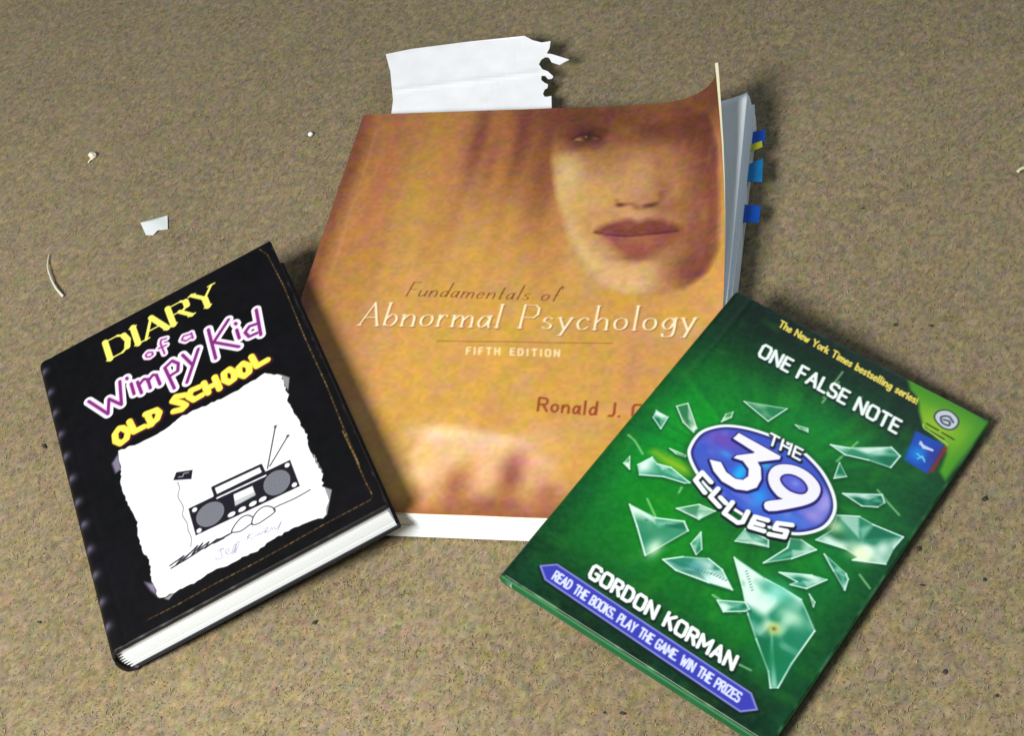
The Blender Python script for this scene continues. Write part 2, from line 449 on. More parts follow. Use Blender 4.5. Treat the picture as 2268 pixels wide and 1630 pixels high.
# ------------------------------------------------------------------ outlines of the printed art, in centimetres on each cover (u to the right, v up)
BLACK_ART = {'paper':[(3.03,11.34),(4.39,11.11),(4.99,11.09),(5.71,11.17),(6.48,11.43),(8.04,11.23),(8.54,11.2),(8.92,11.14),(9.84,11.19),(10.47,11.28),(11.19,11.31),(11.59,10.98),(11.91,10.7),(11.89,9.89),(11.87,9.16),(11.71,8.94),(11.79,8.15),(11.9,6.76),(11.95,6.21),(11.81,5.48),(11.86,4.76),(11.96,3.59),(11.89,4.88),(11.86,4.34),(11.95,3.51),(11.71,2.86),(11.8,2.44),(11.75,2),(11.5,1.52),(11.19,1.16),(10.76,1.27),(10.41,1.33),(9.88,1.4),(9.34,1.42),(8.61,1.45),(7.9,1.23),(7.2,1.33),(6.62,1.26),(5.85,1.45),(5.27,1.35),(4.71,1.3),(4,1.4),(3.53,1.37),(3.1,1.5),(2.94,1.66),(2.95,2.41),(2.89,2.87),(3.05,3.85),(2.82,4.7),(2.83,5.64),(2.97,6.39),(2.81,7.54),(2.7,8.36),(2.71,9.3),(2.93,10.11),(2.98,11.12)],
 'corner_a':[(11.91,10.7),(12.25,10.22),(11.94,9.45),(11.89,9.89)],
 'corner_b':[(11.72,2.85),(12.06,2.38),(11.42,1.17),(11.17,1.11),(11.75,2)],
 'corner_c':[(3.53,1.37),(3.82,1.41),(3.39,1.15),(3.2,1.33)],
 'fringe':[(2.99,11.18),(2.55,10.76),(2.59,10.02),(2.93,10.11)],
 'fringe2':[(2.95,2.41),(2.53,2.8),(2.7,2.15),(2.94,1.66)],
 'DIARY':[(3.97,17.84),(10.32,17.9),(3.95,19.24)],
 'W':[[(2.26,15.67),(3.05,14.12),(3.31,15.1),(3.85,14.26),(4.11,15.91)]],
 'kid':[[(4.64,15.34),(4.63,14.53)],[(4.5,15.89),(4.52,15.8)],[(4.98,15.23),(5.01,14.33)],[(4.99,14.95),(5.33,15.18),(5.53,15.03),(5.52,14.34)],[(5.5,14.89),(5.85,15.14),(6.02,15.01),(6.05,14.26)],[(6.55,15.2),(6.68,13.48)],[(6.55,15.2),(7.02,15.41),(7.28,15),(7.13,14.51),(6.65,14.46)],[(7.63,15.42),(7.92,14.47)],[(8.5,15.26),(7.38,13.42)],[(9.33,16.23),(9.17,14)],[(10.49,16.17),(9.36,15.16)],[(9.36,15.16),(10.48,13.95)],[(10.75,15.67),(10.77,15.58)],[(10.69,15.17),(10.66,14.51)],[(11.78,14.84),(11.36,14.95),(11.04,14.69),(11.15,14.26),(11.6,14.22)],[(12.01,15.83),(11.74,13.97)]],
 'of':[[(5.81,16.78),(5.96,16.88),(6.18,16.73),(6.18,16.54),(6,16.49),(5.83,16.61),(5.81,16.78)],[(7.11,17.17),(6.83,17.27),(6.74,17.05),(6.77,16.18)],[(6.57,16.75),(7,16.71)],[(8.38,16.58),(8,16.69),(7.85,16.5),(8.03,16.27),(8.34,16.31)],[(8.44,16.62),(8.43,16.2)]],
 'old':[[(3.56,12.69),(3.79,12.27),(3.6,11.85),(3.26,11.75),(3.04,12.07),(3.1,12.54),(3.38,12.78),(3.56,12.69)],[(3.99,12.87),(4.08,12.04),(4.61,12.03)],[(4.95,12.77),(5.03,11.91)],[(4.88,12.79),(5.45,12.69),(5.57,12.39),(5.36,12.06),(4.88,11.93)],[(7.06,12.67),(6.6,12.88),(6.39,12.71),(6.8,12.24),(6.95,11.96),(6.7,11.84),(6.28,12)],[(7.88,12.69),(7.44,12.75),(7.23,12.42),(7.43,12.05),(7.89,12.07)],[(8.17,12.79),(8.22,12)],[(8.79,12.79),(8.82,11.88)],[(8.18,12.34),(8.82,12.31)],[(9.61,12.81),(9.8,12.45),(9.68,12),(9.4,11.94),(9.2,12.26),(9.29,12.73),(9.61,12.81)],[(10.36,12.71),(10.61,12.34),(10.5,11.93),(10.21,11.83),(10,12.12),(10.1,12.59),(10.36,12.71)],[(10.89,12.86),(10.96,12.05),(11.56,12.08)]],
 'box':[(5.49,5.6),(10.79,5.29),(10.77,3.51),(5.44,3.85)],
 'spk':[[(7.07,4.39),(6.97,4.2),(6.8,4.05),(6.6,3.95),(6.38,3.92),(6.16,3.96),(5.96,4.06),(5.81,4.22),(5.71,4.41),(5.68,4.62),(5.71,4.84),(5.82,5.03),(5.98,5.18),(6.19,5.28),(6.41,5.31),(6.63,5.27),(6.83,5.17),(6.99,5.01),(7.09,4.82),(7.11,4.6)],[(10.47,4.18),(10.38,3.98),(10.23,3.82),(10.04,3.71),(9.83,3.68),(9.62,3.71),(9.43,3.8),(9.28,3.96),(9.18,4.16),(9.15,4.38),(9.18,4.6),(9.27,4.81),(9.42,4.97),(9.61,5.08),(9.82,5.12),(10.03,5.09),(10.22,4.99),(10.38,4.83),(10.47,4.63),(10.51,4.41)]],
 'dots':[(5.76,5.34),(5.66,4.03),(10.57,5.07),(10.55,3.75),(7.34,3.97),(7.88,3.94),(8.44,3.93),(8.94,3.89)],
 'tape':[(7.73,5.03),(8.7,4.94),(8.69,4.39),(7.64,4.35)],
 'tape2':[(7.69,4.64),(8.69,4.56),(8.7,4.32),(7.63,4.32)],
 'handle':[(6.92,5.56),(6.91,6.06),(9.4,5.87),(9.43,5.33)],
 'bar':[(6.95,5.34),(9.45,5.15)],
 'bar2':[(6.85,5.46),(9.44,5.33)],
 'ant':[[(9.65,5.48),(10.72,7.69)],[(9.8,5.55),(11.11,6.74)]],
 'cable':[[(11.14,3.01),(10.32,2.99),(9.47,3.07),(9.29,3.03),(9.27,2.84),(8.82,2.73),(8.35,2.68),(8.09,2.81),(8.22,3.14),(8.56,3.4),(8.95,3.42),(9.23,3.15),(9.26,2.92)],[(8.09,2.81),(8.01,2.87),(7.53,2.78),(7.18,2.9),(7.09,3.04),(7.36,3.31),(7.74,3.5),(8.04,3.44),(8.21,3.22)]],
 'scrib':[[(3.88,2.95),(4.63,3.09),(4.18,2.83),(5.02,3.08),(4.51,2.86),(5.38,3.24),(4.97,2.87),(5.64,3.23),(5.31,2.97),(5.94,3.12),(5.68,2.88),(6.31,3.03),(6.65,2.88),(6.14,2.9),(7.06,2.94)],[(3.9,2.78),(4.69,2.82),(5.5,2.92),(6.09,2.94),(6.93,2.94)]],
 'wire':[(5.39,7.48),(5.39,7.08),(5.2,6.6),(5.29,5.87),(5.14,5.38),(5.23,4.82),(5.18,4.36),(5.21,3.84),(5.06,3.37)],
 'walk':[(5.47,8.12),(6.27,7.74),(6.07,7.22),(5.21,7.73)],
 'sig':[[(6.13,2.38),(6.5,2.3),(6.33,2.38),(6.3,1.92),(6.02,1.95),(6.03,2.1)],[(6.52,2.01),(6.7,2.09),(6.64,2.21),(6.51,2.1),(6.58,1.89),(6.71,1.89)],[(6.75,1.82),(6.98,2.18),(7.07,2.16),(6.8,1.75)],[(6.91,1.79),(7.14,2.24),(7.25,2.21),(6.93,1.74)],[(7.6,2.09),(7.85,2.41)],[(8.04,2.28),(7.68,2.28),(7.9,2.01)],[(7.98,2.08),(8.12,2.11),(8.16,2.04),(8.26,2.14),(8.32,2.01),(8.44,2.1),(8.53,1.96)],[(8.55,2.02),(8.7,2.12),(8.67,2.22),(8.54,2.11),(8.65,1.95),(8.8,2.01),(8.89,2.08),(8.9,1.91)],[(9,2.04),(9.04,1.85),(9.38,2.11)],[(9.38,2.11),(9.06,1.68)]],
 'stitch':[(13.39,20.06),(13.67,19.34),(13.79,16.47),(13.72,12.25),(13.75,8.6),(13.68,5.68),(13.65,2.9),(13.58,5.38),(13.61,3.48),(13.61,1.8),(13.65,0.94),(13.51,0.75),(12.52,0.75),(11.15,0.76),(9.3,0.7),(7.47,0.67),(5.47,0.7),(3.63,0.65),(2.18,0.7)],
 'topline':[(0.91,20.68),(5.4,20.28),(8.64,20.19),(13.21,20.17)],
 'bumps':[(0.36,19.46),(0.39,17.74),(0.37,16.13),(0.39,14.45),(0.36,12.83),(0.4,11.18),(0.38,9.52),(0.44,7.93),(0.4,6.29),(0.36,4.66),(0.29,2.97),(0.33,1.47)],
 'blue':[[(4.69,9.69),(5.43,9.62)],[(3.82,9.22),(5.44,8.81)],[(3.78,7.84),(4.78,7.5)],[(3.49,6.32),(4.54,5.95)],[(3.41,4.55),(4.37,4.4)]]}
GREEN_ART = {'shards':[[(0.79,10.93),(1.43,10.92),(1.51,10.19),(0.88,10.53)],[(1.42,11.65),(1.75,12.08),(2.83,11.13),(2.82,10.88),(2.15,11.07)],[(1.74,7.97),(2.04,8.68),(2.42,8.51),(3.01,8.7),(4.12,8.5),(3.97,8.37),(3.01,8.11),(2.1,7.58)],[(1.17,7.68),(1.2,8.14),(1.58,7.56)],[(2.43,9.52),(3.21,9.63),(3.23,9.53),(2.81,9.44)],[(3.53,12.08),(3.47,12.56),(3.67,12.85),(3.76,12.55)],[(3.77,13.64),(5.56,14.41),(5.22,13.32)],[(6.31,13.85),(6.87,14),(6.97,13.83),(6.57,13.78)],[(8.12,13.82),(8.87,14.14),(10.36,15.25),(10.9,15.05),(10.85,14.27),(9.87,14.06),(8.91,13.72)],[(8.91,13.22),(9.52,12.75),(9.12,12.34)],[(9.81,11.88),(11.22,12.81),(11.5,12.51),(11.37,12.14),(10.79,11.8)],[(10.14,10.76),(10.97,11.27),(11.64,11.25),(12.96,11.44),(12.89,10.73),(12.99,9.83),(11.78,9.21),(11.91,9.46),(11.29,9.51),(10.04,9.18),(10.36,10)],[(2.59,6.04),(3.88,6.12),(4.98,6.69),(5.38,6.39),(4.55,4.3),(3.46,5.31)],[(4.36,7.05),(5.04,7.79),(5.8,7.91),(5.45,7.15)],[(5.86,6.65),(6.34,5.95),(6.29,5.59),(5.82,5.91)],[(7.28,7.12),(7.31,7.9),(8.39,8.01),(8.58,7.69),(7.78,7.36)],[(8.81,6.91),(9.25,8.13),(9.11,8.6),(9.52,8.81),(10.29,8.75),(9.66,7.77)],[(5.27,4.57),(5.88,5.17),(6.82,5.73),(7.56,5.61),(8.42,5.03),(7.43,4.75),(6,4.45)],[(7.67,6.42),(9.28,6.29),(10.11,6.33),(10.97,6.31),(12.15,5.37),(12.13,3.54),(12.23,2.29),(11.99,2.11),(11.56,2.68),(10.4,3.65),(9.55,4.42),(8.7,5.39)],[(8.17,4.25),(9.16,4.85),(9.46,4.67),(9.38,4.49),(8.66,3.94)],[(9.58,6.9),(10.75,7.58),(11.37,7.75),(10.89,6.89),(10.25,6.66),(10.41,6.94)],[(10.66,8.77),(11.87,8.47),(12.07,8.29),(12.21,7.75),(11.39,8.28)],[(11.11,6.73),(11.49,6.53),(11.55,6.3)]],
 'beam':[(1.81,8.85),(1.94,9.09),(3.15,9.21),(3.74,9.21),(3.99,8.93),(3.58,8.69),(2.68,8.69)],
 'streaks':[[(0.51,9.06),(0.91,8.98),(1.6,8.58)],[(10.95,12.91),(11.61,12.6),(12.3,12.32)],[(3.06,6.72),(3.85,6.17)],[(9.02,14.63),(8.78,13.21)],[(8.23,4.22),(9.19,4.79)],[(6.72,17.06),(6.68,15.62)],[(6.58,17.67),(6.58,15.91)],[(7.99,16.9),(8.12,15.95)],[(12.36,8.75),(13.01,8.43)],[(7.89,4.35),(9.25,4.29)],[(4.01,7.79),(3.96,8.1)],[(10.35,2.25),(10.95,2.32)]],
 'oval':[(3.37,9.75),(3.15,10.28),(3.14,11),(3.44,11.57),(3.93,12.03),(4.73,12.41),(5.77,12.66),(6.59,12.73),(7.41,12.69),(8.48,12.3),(9.36,11.66),(9.85,11.02),(9.99,10.35),(9.84,9.72),(9.26,9.05),(8.52,8.72),(7.35,8.52),(6.28,8.54),(5.09,8.75),(4.11,9.19)],
 'three':[(4.48,12.02),(6.64,12.01),(6.69,11.84),(5.97,11.16),(6.24,10.98),(6.57,10.47),(6.63,9.98),(6.38,9.6),(5.93,9.38),(5.23,9.38),(4.64,9.63),(4.17,10.05),(4.66,10.22),(5.12,9.91),(5.64,9.84),(5.93,9.98),(6.02,10.28),(5.84,10.62),(5.42,10.83),(4.99,10.73),(5.03,10.93),(5.58,11.46),(5.59,11.53),(4.43,11.61)],
 'nine':[(6.73,10.78),(6.65,11.27),(6.89,11.67),(7.42,11.95),(8.03,11.98),(8.61,11.79),(8.94,11.49),(9.04,11.04),(8.92,10.62),(8.51,10.07),(7.67,9.24),(7.3,9.56),(7.82,10.1),(7.59,10.13),(7.08,10.37)],
 'hole':[(7.22,11),(7.28,11.28),(7.59,11.47),(8.06,11.47),(8.42,11.26),(8.49,11),(8.31,10.78),(7.89,10.68),(7.47,10.78)],
 'ovfx':[(4.03,11.32),(4.63,10.71),(5.64,10.21),(6.94,9.54),(6.68,9.28),(6.34,11.25),(7.89,11.14),(9.44,11.06),(8.28,9.13),(4.13,9.94),(8.47,9.52),(9.31,10.12)],
 'THE':[(5.83,12.29),(7.42,12.32),(5.67,12.83)],
 'CLUES':[[(4.86,9.07),(4.28,9.28),(4.25,8.76),(4.93,8.45)],[(5.29,8.96),(5.25,8.4),(5.82,8.21)],[(5.62,8.63),(5.96,8.52)],[(6.17,8.72),(6.17,8.04),(6.89,7.97),(7.04,8.12),(6.96,8.7)],[(7.87,8.82),(7.34,8.66),(7.42,8.09),(8.02,8.26)],[(7.39,8.36),(7.83,8.49)],[(8.84,9.22),(8.29,8.94),(8.32,8.63),(8.81,8.83),(8.88,8.51),(8.28,8.26)]],
 'ONE':[(2.95,16.27),(10.16,16.03),(2.84,16.99)],
 'NYT':[(2.83,18.3),(10.15,17.98),(2.77,18.68)],
 'lime':[(9.2,18.99),(9.5,19.29),(13.23,18.89),(13.08,15.04),(12.68,15.33),(12.48,16.33),(12.17,16.7),(10.96,17.1),(10.46,17.69),(10.08,18.29),(9.57,18.54)],
 'badge':[(11.15,17.88),(11.2,18.22),(11.52,18.45),(11.96,18.33),(12.14,18.03),(12.05,17.66),(11.74,17.53),(11.36,17.65)],
 'six':[(11.96,18.02),(11.65,18.19),(11.39,17.97),(11.58,17.72),(11.87,17.75),(11.8,17.96),(11.55,17.91)],
 'lt':[[(11.02,17.28),(12.43,17.2)],[(11.35,17),(12.06,16.97)]],
 'ltc':[(10.92,17.16),(11.08,16.98),(11.55,16.93),(12.3,16.79)],
 'card':[(10.81,16.66),(12.17,16.7),(12.29,14.89),(11.14,14.97)],
 'cards':[(12.17,16.7),(12.4,16.62),(12.47,15.14),(12.26,14.82),(12.29,14.89)],
 'cardm':[[(11.31,16.13),(11.9,16.13)],[(11.28,16.24),(11.52,16.03),(11.86,16.14)],[(11.43,15.59),(11.86,15.48)],[(11.58,15.36),(11.7,15.61),(11.91,15.39)]],
 'GK':[(3.18,2.04),(10.31,1.9),(3.07,2.66)],
 'ban':[(1.2,1.27),(1.75,1.75),(11.49,1.46),(12.05,0.99),(11.55,0.52),(1.77,0.85)],
 'READ':[(1.98,1.06),(11.25,0.81),(1.93,1.47)],
 'bg':[(2.88,11.3),(0.89,8.75),(4.55,5.91),(9.65,4.51),(11.3,8.69),(7.23,14.39),(2.89,17.25),(3.11,2.81),(11.83,12.18),(6.61,2.72),(12.55,1)],
 'bigfx':[(10.03,6.03),(11.07,5.36),(10.75,4.48),(11.34,3.27),(10.65,9.96),(11.86,9.67),(10.23,10.24),(4.65,4.83),(4.58,6.11),(6.61,5.09),(7.69,5.3),(10.67,7.04)],
 'dottext':[[(5.51,4.67),(6.46,4.9)],[(6.46,4.9),(7.38,5.16)],[(7.25,5.15),(8.06,5.24)],[(8.39,6.12),(9.16,5.4)],[(3.56,5.76),(3.71,5.74)],[(4.42,6.04),(4.95,6.29)]]}
ORANGE_ART = {'face':[(12.2,28.17),(11.89,26.28),(12.03,23.98),(12.84,20.92),(13.71,18.28),(14.87,15.73),(16.11,14.39),(17.32,13.78),(18.71,13.74),(20.22,14.06),(21.27,14.9),(21.84,16.09),(21.91,19.29),(21.62,22.98),(20.72,25.97),(18.95,28.14),(16.04,27.98)],
 'pts':{'eye':(13.66,26.2),'eyew':(13.28,25.7),'brow':(14.4,27.04),'brow2':(18.17,26.1),'eye2':(15.85,26.38),'nose':(17.04,22.65),'nosetip':(17.23,20.75),'nostl':(16.27,20.36),'nostr':(17.85,20.24),'cheekl':(13.23,22.27),'cheekl2':(14.07,20.9),'cheekr':(19.55,21.65),'cheekr2':(21,19.84),'chin':(17.13,15.33),'chinr':(20.55,15.38),'mouth':(17.35,18.17),'lowl':(17.32,17.54),'upl':(16.57,18.47),'upr':(18.22,18.35),'jaw':(20.92,24.8),'top':(19.47,28.17),'top2':(20.74,27.54),'neckl':(11.2,25.16),'philt':(17.2,19.46),'mustr':(18.98,19.76),'sh':(19.54,17.68)},'nside':[(17.12,25.99),(17.9,24.75),(18.52,22.59),(18.93,21.06),(18.37,20.39),(17.78,20.72),(17.39,23.43)],
 'fdark':[(19.34,27.4),(21.02,26.24),(21.79,22.82),(21.99,19.24),(21.88,16.1),(21.37,14.86),(20.71,14.47),(20.63,16.49),(20.73,18.78),(20.17,21.43),(19.72,24.22)],
 'fleft':[(12.2,24.27),(13.12,24.5),(13.74,23.36),(13.54,21.59),(13.54,20.25),(14.44,18.26),(15.73,16.59),(17.07,15.7),(18.51,15.63),(18.47,14.22),(17.3,13.89),(16.08,14.51),(14.87,15.84),(13.76,18.28),(12.84,20.92),(12.14,23.69)],
 'eyesh':[(12.38,26.54),(13.05,26.96),(13.87,26.79),(14.62,26.15),(14.64,25.3),(13.81,25.03),(13.02,25.2)],
 'topd':[(11.91,28.13),(14.05,28.25),(16.99,28.18),(19.43,28.49),(20.88,28.37),(21.81,25.49),(21.78,22.15),(20.89,23.54),(19.86,25.2),(18.22,25.51),(16.8,25.45),(14.71,27.02),(13.22,27.17)],
 'lipline':[(15.21,18.33),(16.08,18.1),(17.01,18),(17.54,18.04),(18.41,18.09),(19.5,18.11)],
 'upper':[(15.21,18.33),(15.91,18.75),(16.71,18.93),(17.37,18.75),(17.98,18.88),(18.89,18.64),(19.69,18.13),(18.41,18.03),(17.2,17.95),(16.08,18.08)],
 'lower':[(15.63,18.16),(17.2,17.95),(18.41,18.03),(19.52,18.03),(18.88,17.3),(18.03,16.87),(17.12,16.93),(16.24,17.47)],
 'nosel':[(16.02,20.69),(16.27,20.36),(16.82,20.4),(17.31,20.04),(17.85,20.18),(18.36,20.51),(18.38,21.16)],
 'hand':[(8.25,3.34),(8.41,3.94),(8.99,5.02),(9.63,5.23),(11.14,4.96),(12.37,4.69),(13.53,4.39),(14.68,3.65),(15.75,2.37),(16.1,1.55),(15.21,0.09),(11.54,0.15),(9.29,0.27),(9.36,1.28),(8.73,2.44)],
 'hp':{'a':(9.03,4.69),'b':(9.71,4.7),'c':(10.8,1.63),'d':(13.37,2.31),'e':(15.27,1.07),'f':(11.2,2.03),'g':(12.43,4.29),'h':(10.66,3.18),'i':(9.02,2.26),'j':(12.19,3.94),'k':(11.92,0.56),'l':(14.54,2.91),'m':(9.91,1.32),'n':(13.3,0.61),'o':(13.81,3.16)},'AP':[(3.81,11.72),(20.92,11.36),(3.69,13.3)],
 'FU':[(5.9,13.77),(13.84,13.42),(5.91,14.76)],
 'rule':[(8.19,10.63),(12.89,10.59),(17.05,10.56)],
 'FE':[(9.88,9.78),(14.54,9.68),(9.82,10.2)],
 'RC':[(14.01,6.23),(19,5.86),(13.97,7.02)],
 'strk':{'a':(7.55,26.31),'b':(8.61,23.98),'c':(9.94,26.21),'d':(11.46,23.88),'e':(2.66,22.5),'f':(0.5,24.86),'g':(6.77,26.35),'h':(5.45,26.99),'i':(4.27,23.01),'j':(9.35,25.07),'l':(13.26,27.2),'m':(12.08,22.21),'n':(2.46,27.73)},'edge':[(0.02,28.03),(0.25,19.16),(0.34,13.45)],
 'crease':[(0.36,28.38),(0.73,19.15),(0.65,14.96)]}
GROUND_ART = {'fluff':[(-18.59,81.75),(-18.9,81.3)],
 'dot':[(-5.08,77.79)],
 'scrap':[(-16,74.18),(-14.35,74.16),(-14.41,72.86),(-15,72.96),(-15.31,72.69),(-15.75,72.94)],
 'thread':[(-21.58,73.69),(-21.66,72.63),(-21.52,71.57),(-21.22,70.47),(-20.84,69.65)],
 'right':[(30.23,58.08),(30.52,58.18),(30.84,58.19)],
 'crumbs':[(-22.16,58.51),(20.17,39.36),(16.55,37.86),(22.16,58.75),(20.59,50.43),(22.11,49.74),(-9.76,42.94),(15.96,36.09),(18.45,35.51),(15.22,31.92),(2.28,34.16),(1.57,34.43),(-22.65,47.39),(16.64,30.3)],
 'tabs':[[(18.61,65.62),(19.29,65.46),(18.8,64.3),(18.12,64.3)],[(18.12,64.3),(18.69,64.28),(18.56,63.79),(17.95,63.62)],[(17.55,63.05),(18.38,63.21),(17.72,61.49),(17.18,61.88)],[(16.52,60.38),(17.08,59.85),(16.58,58.72),(16.02,59.11)]],
 'mark':[(0.62,82.16),(2.24,81.78),(5.48,80.65),(8.95,79.29),(9.32,78.7),(9.77,78.26),(10.29,78.09),(10.08,77.57),(9.81,77.23),(10.06,77.05),(10.91,76.08),(10.6,76.03),(10.28,75.94),(9.89,76.37),(9.84,76.83),(9.67,76.98),(9.39,76.9),(9.15,76.59),(9.23,76.06),(9.48,75.72),(9.68,75.17),(9.56,75.03),(9.33,75.1),(9.25,75.46),(9.05,75.56),(8.94,75.22),(9.07,74.88),(9.22,74.67),(9.11,74.38),(8.93,74.33),(8.74,74.01),(8.77,73.72),(8.93,73.64),(9.15,73.61),(8.78,72.04),(4.87,73.82),(-0.1,76.09),(0.26,77.43),(0.59,80.26)],
 'specks':[(20.07,56.21),(29.95,60.73),(-14.96,42.32),(10.75,73.59)]}

def edge_round(U, V, w, h, r):
    d = np.minimum(np.minimum(U, w - U), np.minimum(V, h - V))
    d = np.clip(r - d, 0, r)
    return r - np.sqrt(np.maximum(r * r - d * d, 0))

def torn_stack(name, u0f, u1, v0, v1, z0, z1, n, mat, parent, jit, label=None, skew=0.0):
    """a block of paper built as n thin sheaves, each a hair out of line with the next"""
    V, F = [], []
    zs = np.linspace(z0, z1, n + 1)
    for a, b in zip(zs[:-1], zs[1:]):
        zc = (a + b) / 2
        j = rng.normal(0, jit, 4)
        gapz = (b - a) * 0.012
        box(u0f(zc) + abs(j[0]), (u1(zc) if callable(u1) else u1) - abs(j[1]), v0 + abs(j[2]), v1 - abs(j[3]), a + gapz, b - gapz, V, F)
        for i in (-6, -2): V[i] = (V[i][0] + skew, V[i][1], V[i][2])
    o = link(name, V, F, mat, parent)
    if label: o['label'] = label
    return o

PAPER = page_mat('book_paper', (0.88, 0.93, 0.96))
PAPER_COOL = page_mat('book_paper_cool', (0.88, 0.91, 0.93))

# ------------------------------------------------------------------ the orange paperback (lowest, flat on the carpet)
OW, OH, OT = 22.255, 28.5286, 1.9235
S0, PP, PH, V0 = 13.0, 4.0, 105.0, 11.0
def lift(V): return np.clip((V - V0) / (OH - V0), 0, 1)
def curl(U, V, A, w=OW):
    """arc-length bend of a sheet whose right side lifts: returns (u, z)"""
    s = np.linspace(0, w, 500); t = np.clip((s - S0) / (w - S0), 0, 1) ** PP
    av = np.linspace(0, 1, 40); ds = s[1]
    Ru, Rz = [], []
    for a in av:
        ph = a * math.radians(PH) * t; m = (ph[1:] + ph[:-1]) / 2
        Ru.append(np.concatenate([[0], np.cumsum(np.cos(m)) * ds])); Rz.append(np.concatenate([[0], np.cumsum(np.sin(m)) * ds]))
    Ru, Rz = np.array(Ru), np.array(Rz)
    x = np.clip(U / ds, 0, 498.999); xi = x.astype(int); fx = x - xi
    y = np.clip(A * 39, 0, 38.999); yi = y.astype(int); fy = y - yi
    g = lambda T: (T[yi, xi] * (1 - fx) + T[yi, xi + 1] * fx) * (1 - fy) + (T[yi + 1, xi] * (1 - fx) + T[yi + 1, xi + 1] * fx) * fy
    return g(Ru), g(Rz)

def print_orange():
    pr = Print(OW, OH, 0.055); A = ORANGE_ART; U, V = pr.U, pr.V
    pr.rgb[:] = np.array([208, 154, 74]) / 255
    N = pr.noise
    pr.wash((N(2.6, 4.5, 1) - 0.5) * 1.1, (210, 148, 92))
    pr.wash((N(1.7, 3.0, 2) - 0.55) * 1.3, (216, 168, 60))
    pr.wash((N(1.3, 1.6, 3) - 0.55) * 1.2, (206, 160, 118))
    # brushed drapery: long streaks, strongest towards the head of the cover
    up_ = np.clip((V - 12) / 14, 0, 1)
    pr.wash(up_ * 0.36, (186, 124, 68))
    pr.wash(np.clip(N(0.9, 9, 4) - 0.5, 0, 1) * .8 * (0.1 + up_), (150, 88, 54))
    pr.wash(np.clip(N(0.7, 7, 5) - 0.55, 0, 1) * .9 * (0.15 + up_), (212, 158, 72))
    pr.wash(np.clip(N(1.2, 8, 6) - 0.6, 0, 1) * 1.0 * (0.2 + up_), (196, 108, 88))
    s = A['strk']
    for k, rx, ry, c, al in (('a', .6, 4.5, (112, 56, 44), .7), ('b', .5, 3.5, (140, 76, 48), .5), ('c', .8, 5, (104, 46, 42), .75), ('d', .8, 4.5, (120, 60, 44), .6), ('e', .7, 4, (200, 100, 92), .55), ('f', .9, 3, (150, 82, 50), .5), ('h', 1.2, 5, (208, 154, 74), .5), ('i', 1.3, 5, (206, 158, 74), .45), ('j', .5, 4, (196, 128, 62), .6), ('l', 2.6, 2.2, (92, 44, 34), .8), ('m', .7, 4, (134, 70, 52), .6)):
        pr.blob(s[k], rx, ry, c, al)
    # darker band by the spine with a crease highlight painted in
    pr.wash(np.clip(1 - (U - 0.35 - 0.012 * (28 - V)) / 0.75, 0, 1) * 0.75, (120, 62, 46))
    pr.wash(np.exp(-((U - 1.25 - 0.01 * (28 - V)) / 0.10) ** 2) * 0.4 * (0.5 + N(.5, 2, 8)), (218, 160, 104))
    # the painted face, upper right
    p = A['pts']; pr.part('painted_face')
    pr.poly(A['face'], (204, 150, 92), .97, soft=.35, field=np.clip((27.5 - V) / 3.2, 0, 1))
    pr.part(None)
    q = Print(OW, OH, 0.055); q.poly(A['face'], (255, 255, 255), 1, soft=.45, field=np.clip((28.6 - V) / 2.5, 0, 1)); fm = q.rgb[..., 0]
    wash = lambda cov, c: pr.wash(fm * np.clip(cov, 0, 1), c)
    def patch(pts, c, al, soft):
        q = Print(OW, OH, 0.055); q.poly(smooth_line(pts, 4, True), (255, 255, 255), 1, soft=soft); wash(q.rgb[..., 0] * al, c)
    wash(np.clip((U - 17.6) / 3.2, 0, 1) * .75, (152, 92, 58))
    wash(np.clip((V - 22.2) / 4.2, 0, 1) * .75, (146, 86, 50))
    patch(A['fleft'], (236, 200, 138), .75, 1.0)
    patch(A['topd'], (92, 44, 30), .88, 1.8)
    patch(A['fdark'], (112, 58, 44), .8, 2.2)
    patch(A['nside'], (150, 88, 60), .6, 1.0)
    for k, rx, ry, c, al in (('cheekl', .8, 1.3, (242, 210, 150), .6), ('cheekl2', 1.1, 1.0, (226, 172, 88), .6), ('nose', 1.0, 2.2, (216, 164, 104), .75), ('cheekl2', 2.0, 2.0, (222, 174, 108), .55), ('nosetip', .6, .6, (192, 128, 88), .6), ('mustr', 1.3, .7, (146, 82, 58), .6), ('philt', .9, .5, (220, 164, 112), .7), ('sh', 1.1, .9, (126, 66, 54), .55), ('chin', 2.0, 1.0, (220, 168, 116), .65), ('chinr', 1.3, 1.1, (112, 60, 46), .75), ('brow2', 1.5, .7, (112, 62, 40), .5), ('eye2', .9, .5, (176, 118, 52), .6)):
        x, y = U - p[k][0], V - p[k][1]; wash(al * np.exp(-((x / rx) ** 2 + (y / ry) ** 2)), c)
    pr.blob(p['eye'], 1.3, .7, (96, 44, 40), .75); patch(A['eyesh'], (84, 34, 38), .7, .9)
    pr.blob((p['eye'][0] + .5, p['eye'][1] + .1), .7, .5, (64, 26, 32), .7)
    pr.blob((p['eyew'][0] + .02, p['eyew'][1] + .06), .24, .13, (204, 156, 116), .85); pr.blob((p['eyew'][0] + .95, p['eyew'][1] + .12), .2, .1, (150, 100, 76), .6); pr.blob((p['eyew'][0] + .48, p['eyew'][1] + .18), .26, .26, (40, 18, 22), .95); pr.blob((p['eyew'][0] + .42, p['eyew'][1] + .26), .06, .06, (220, 190, 160), .8)
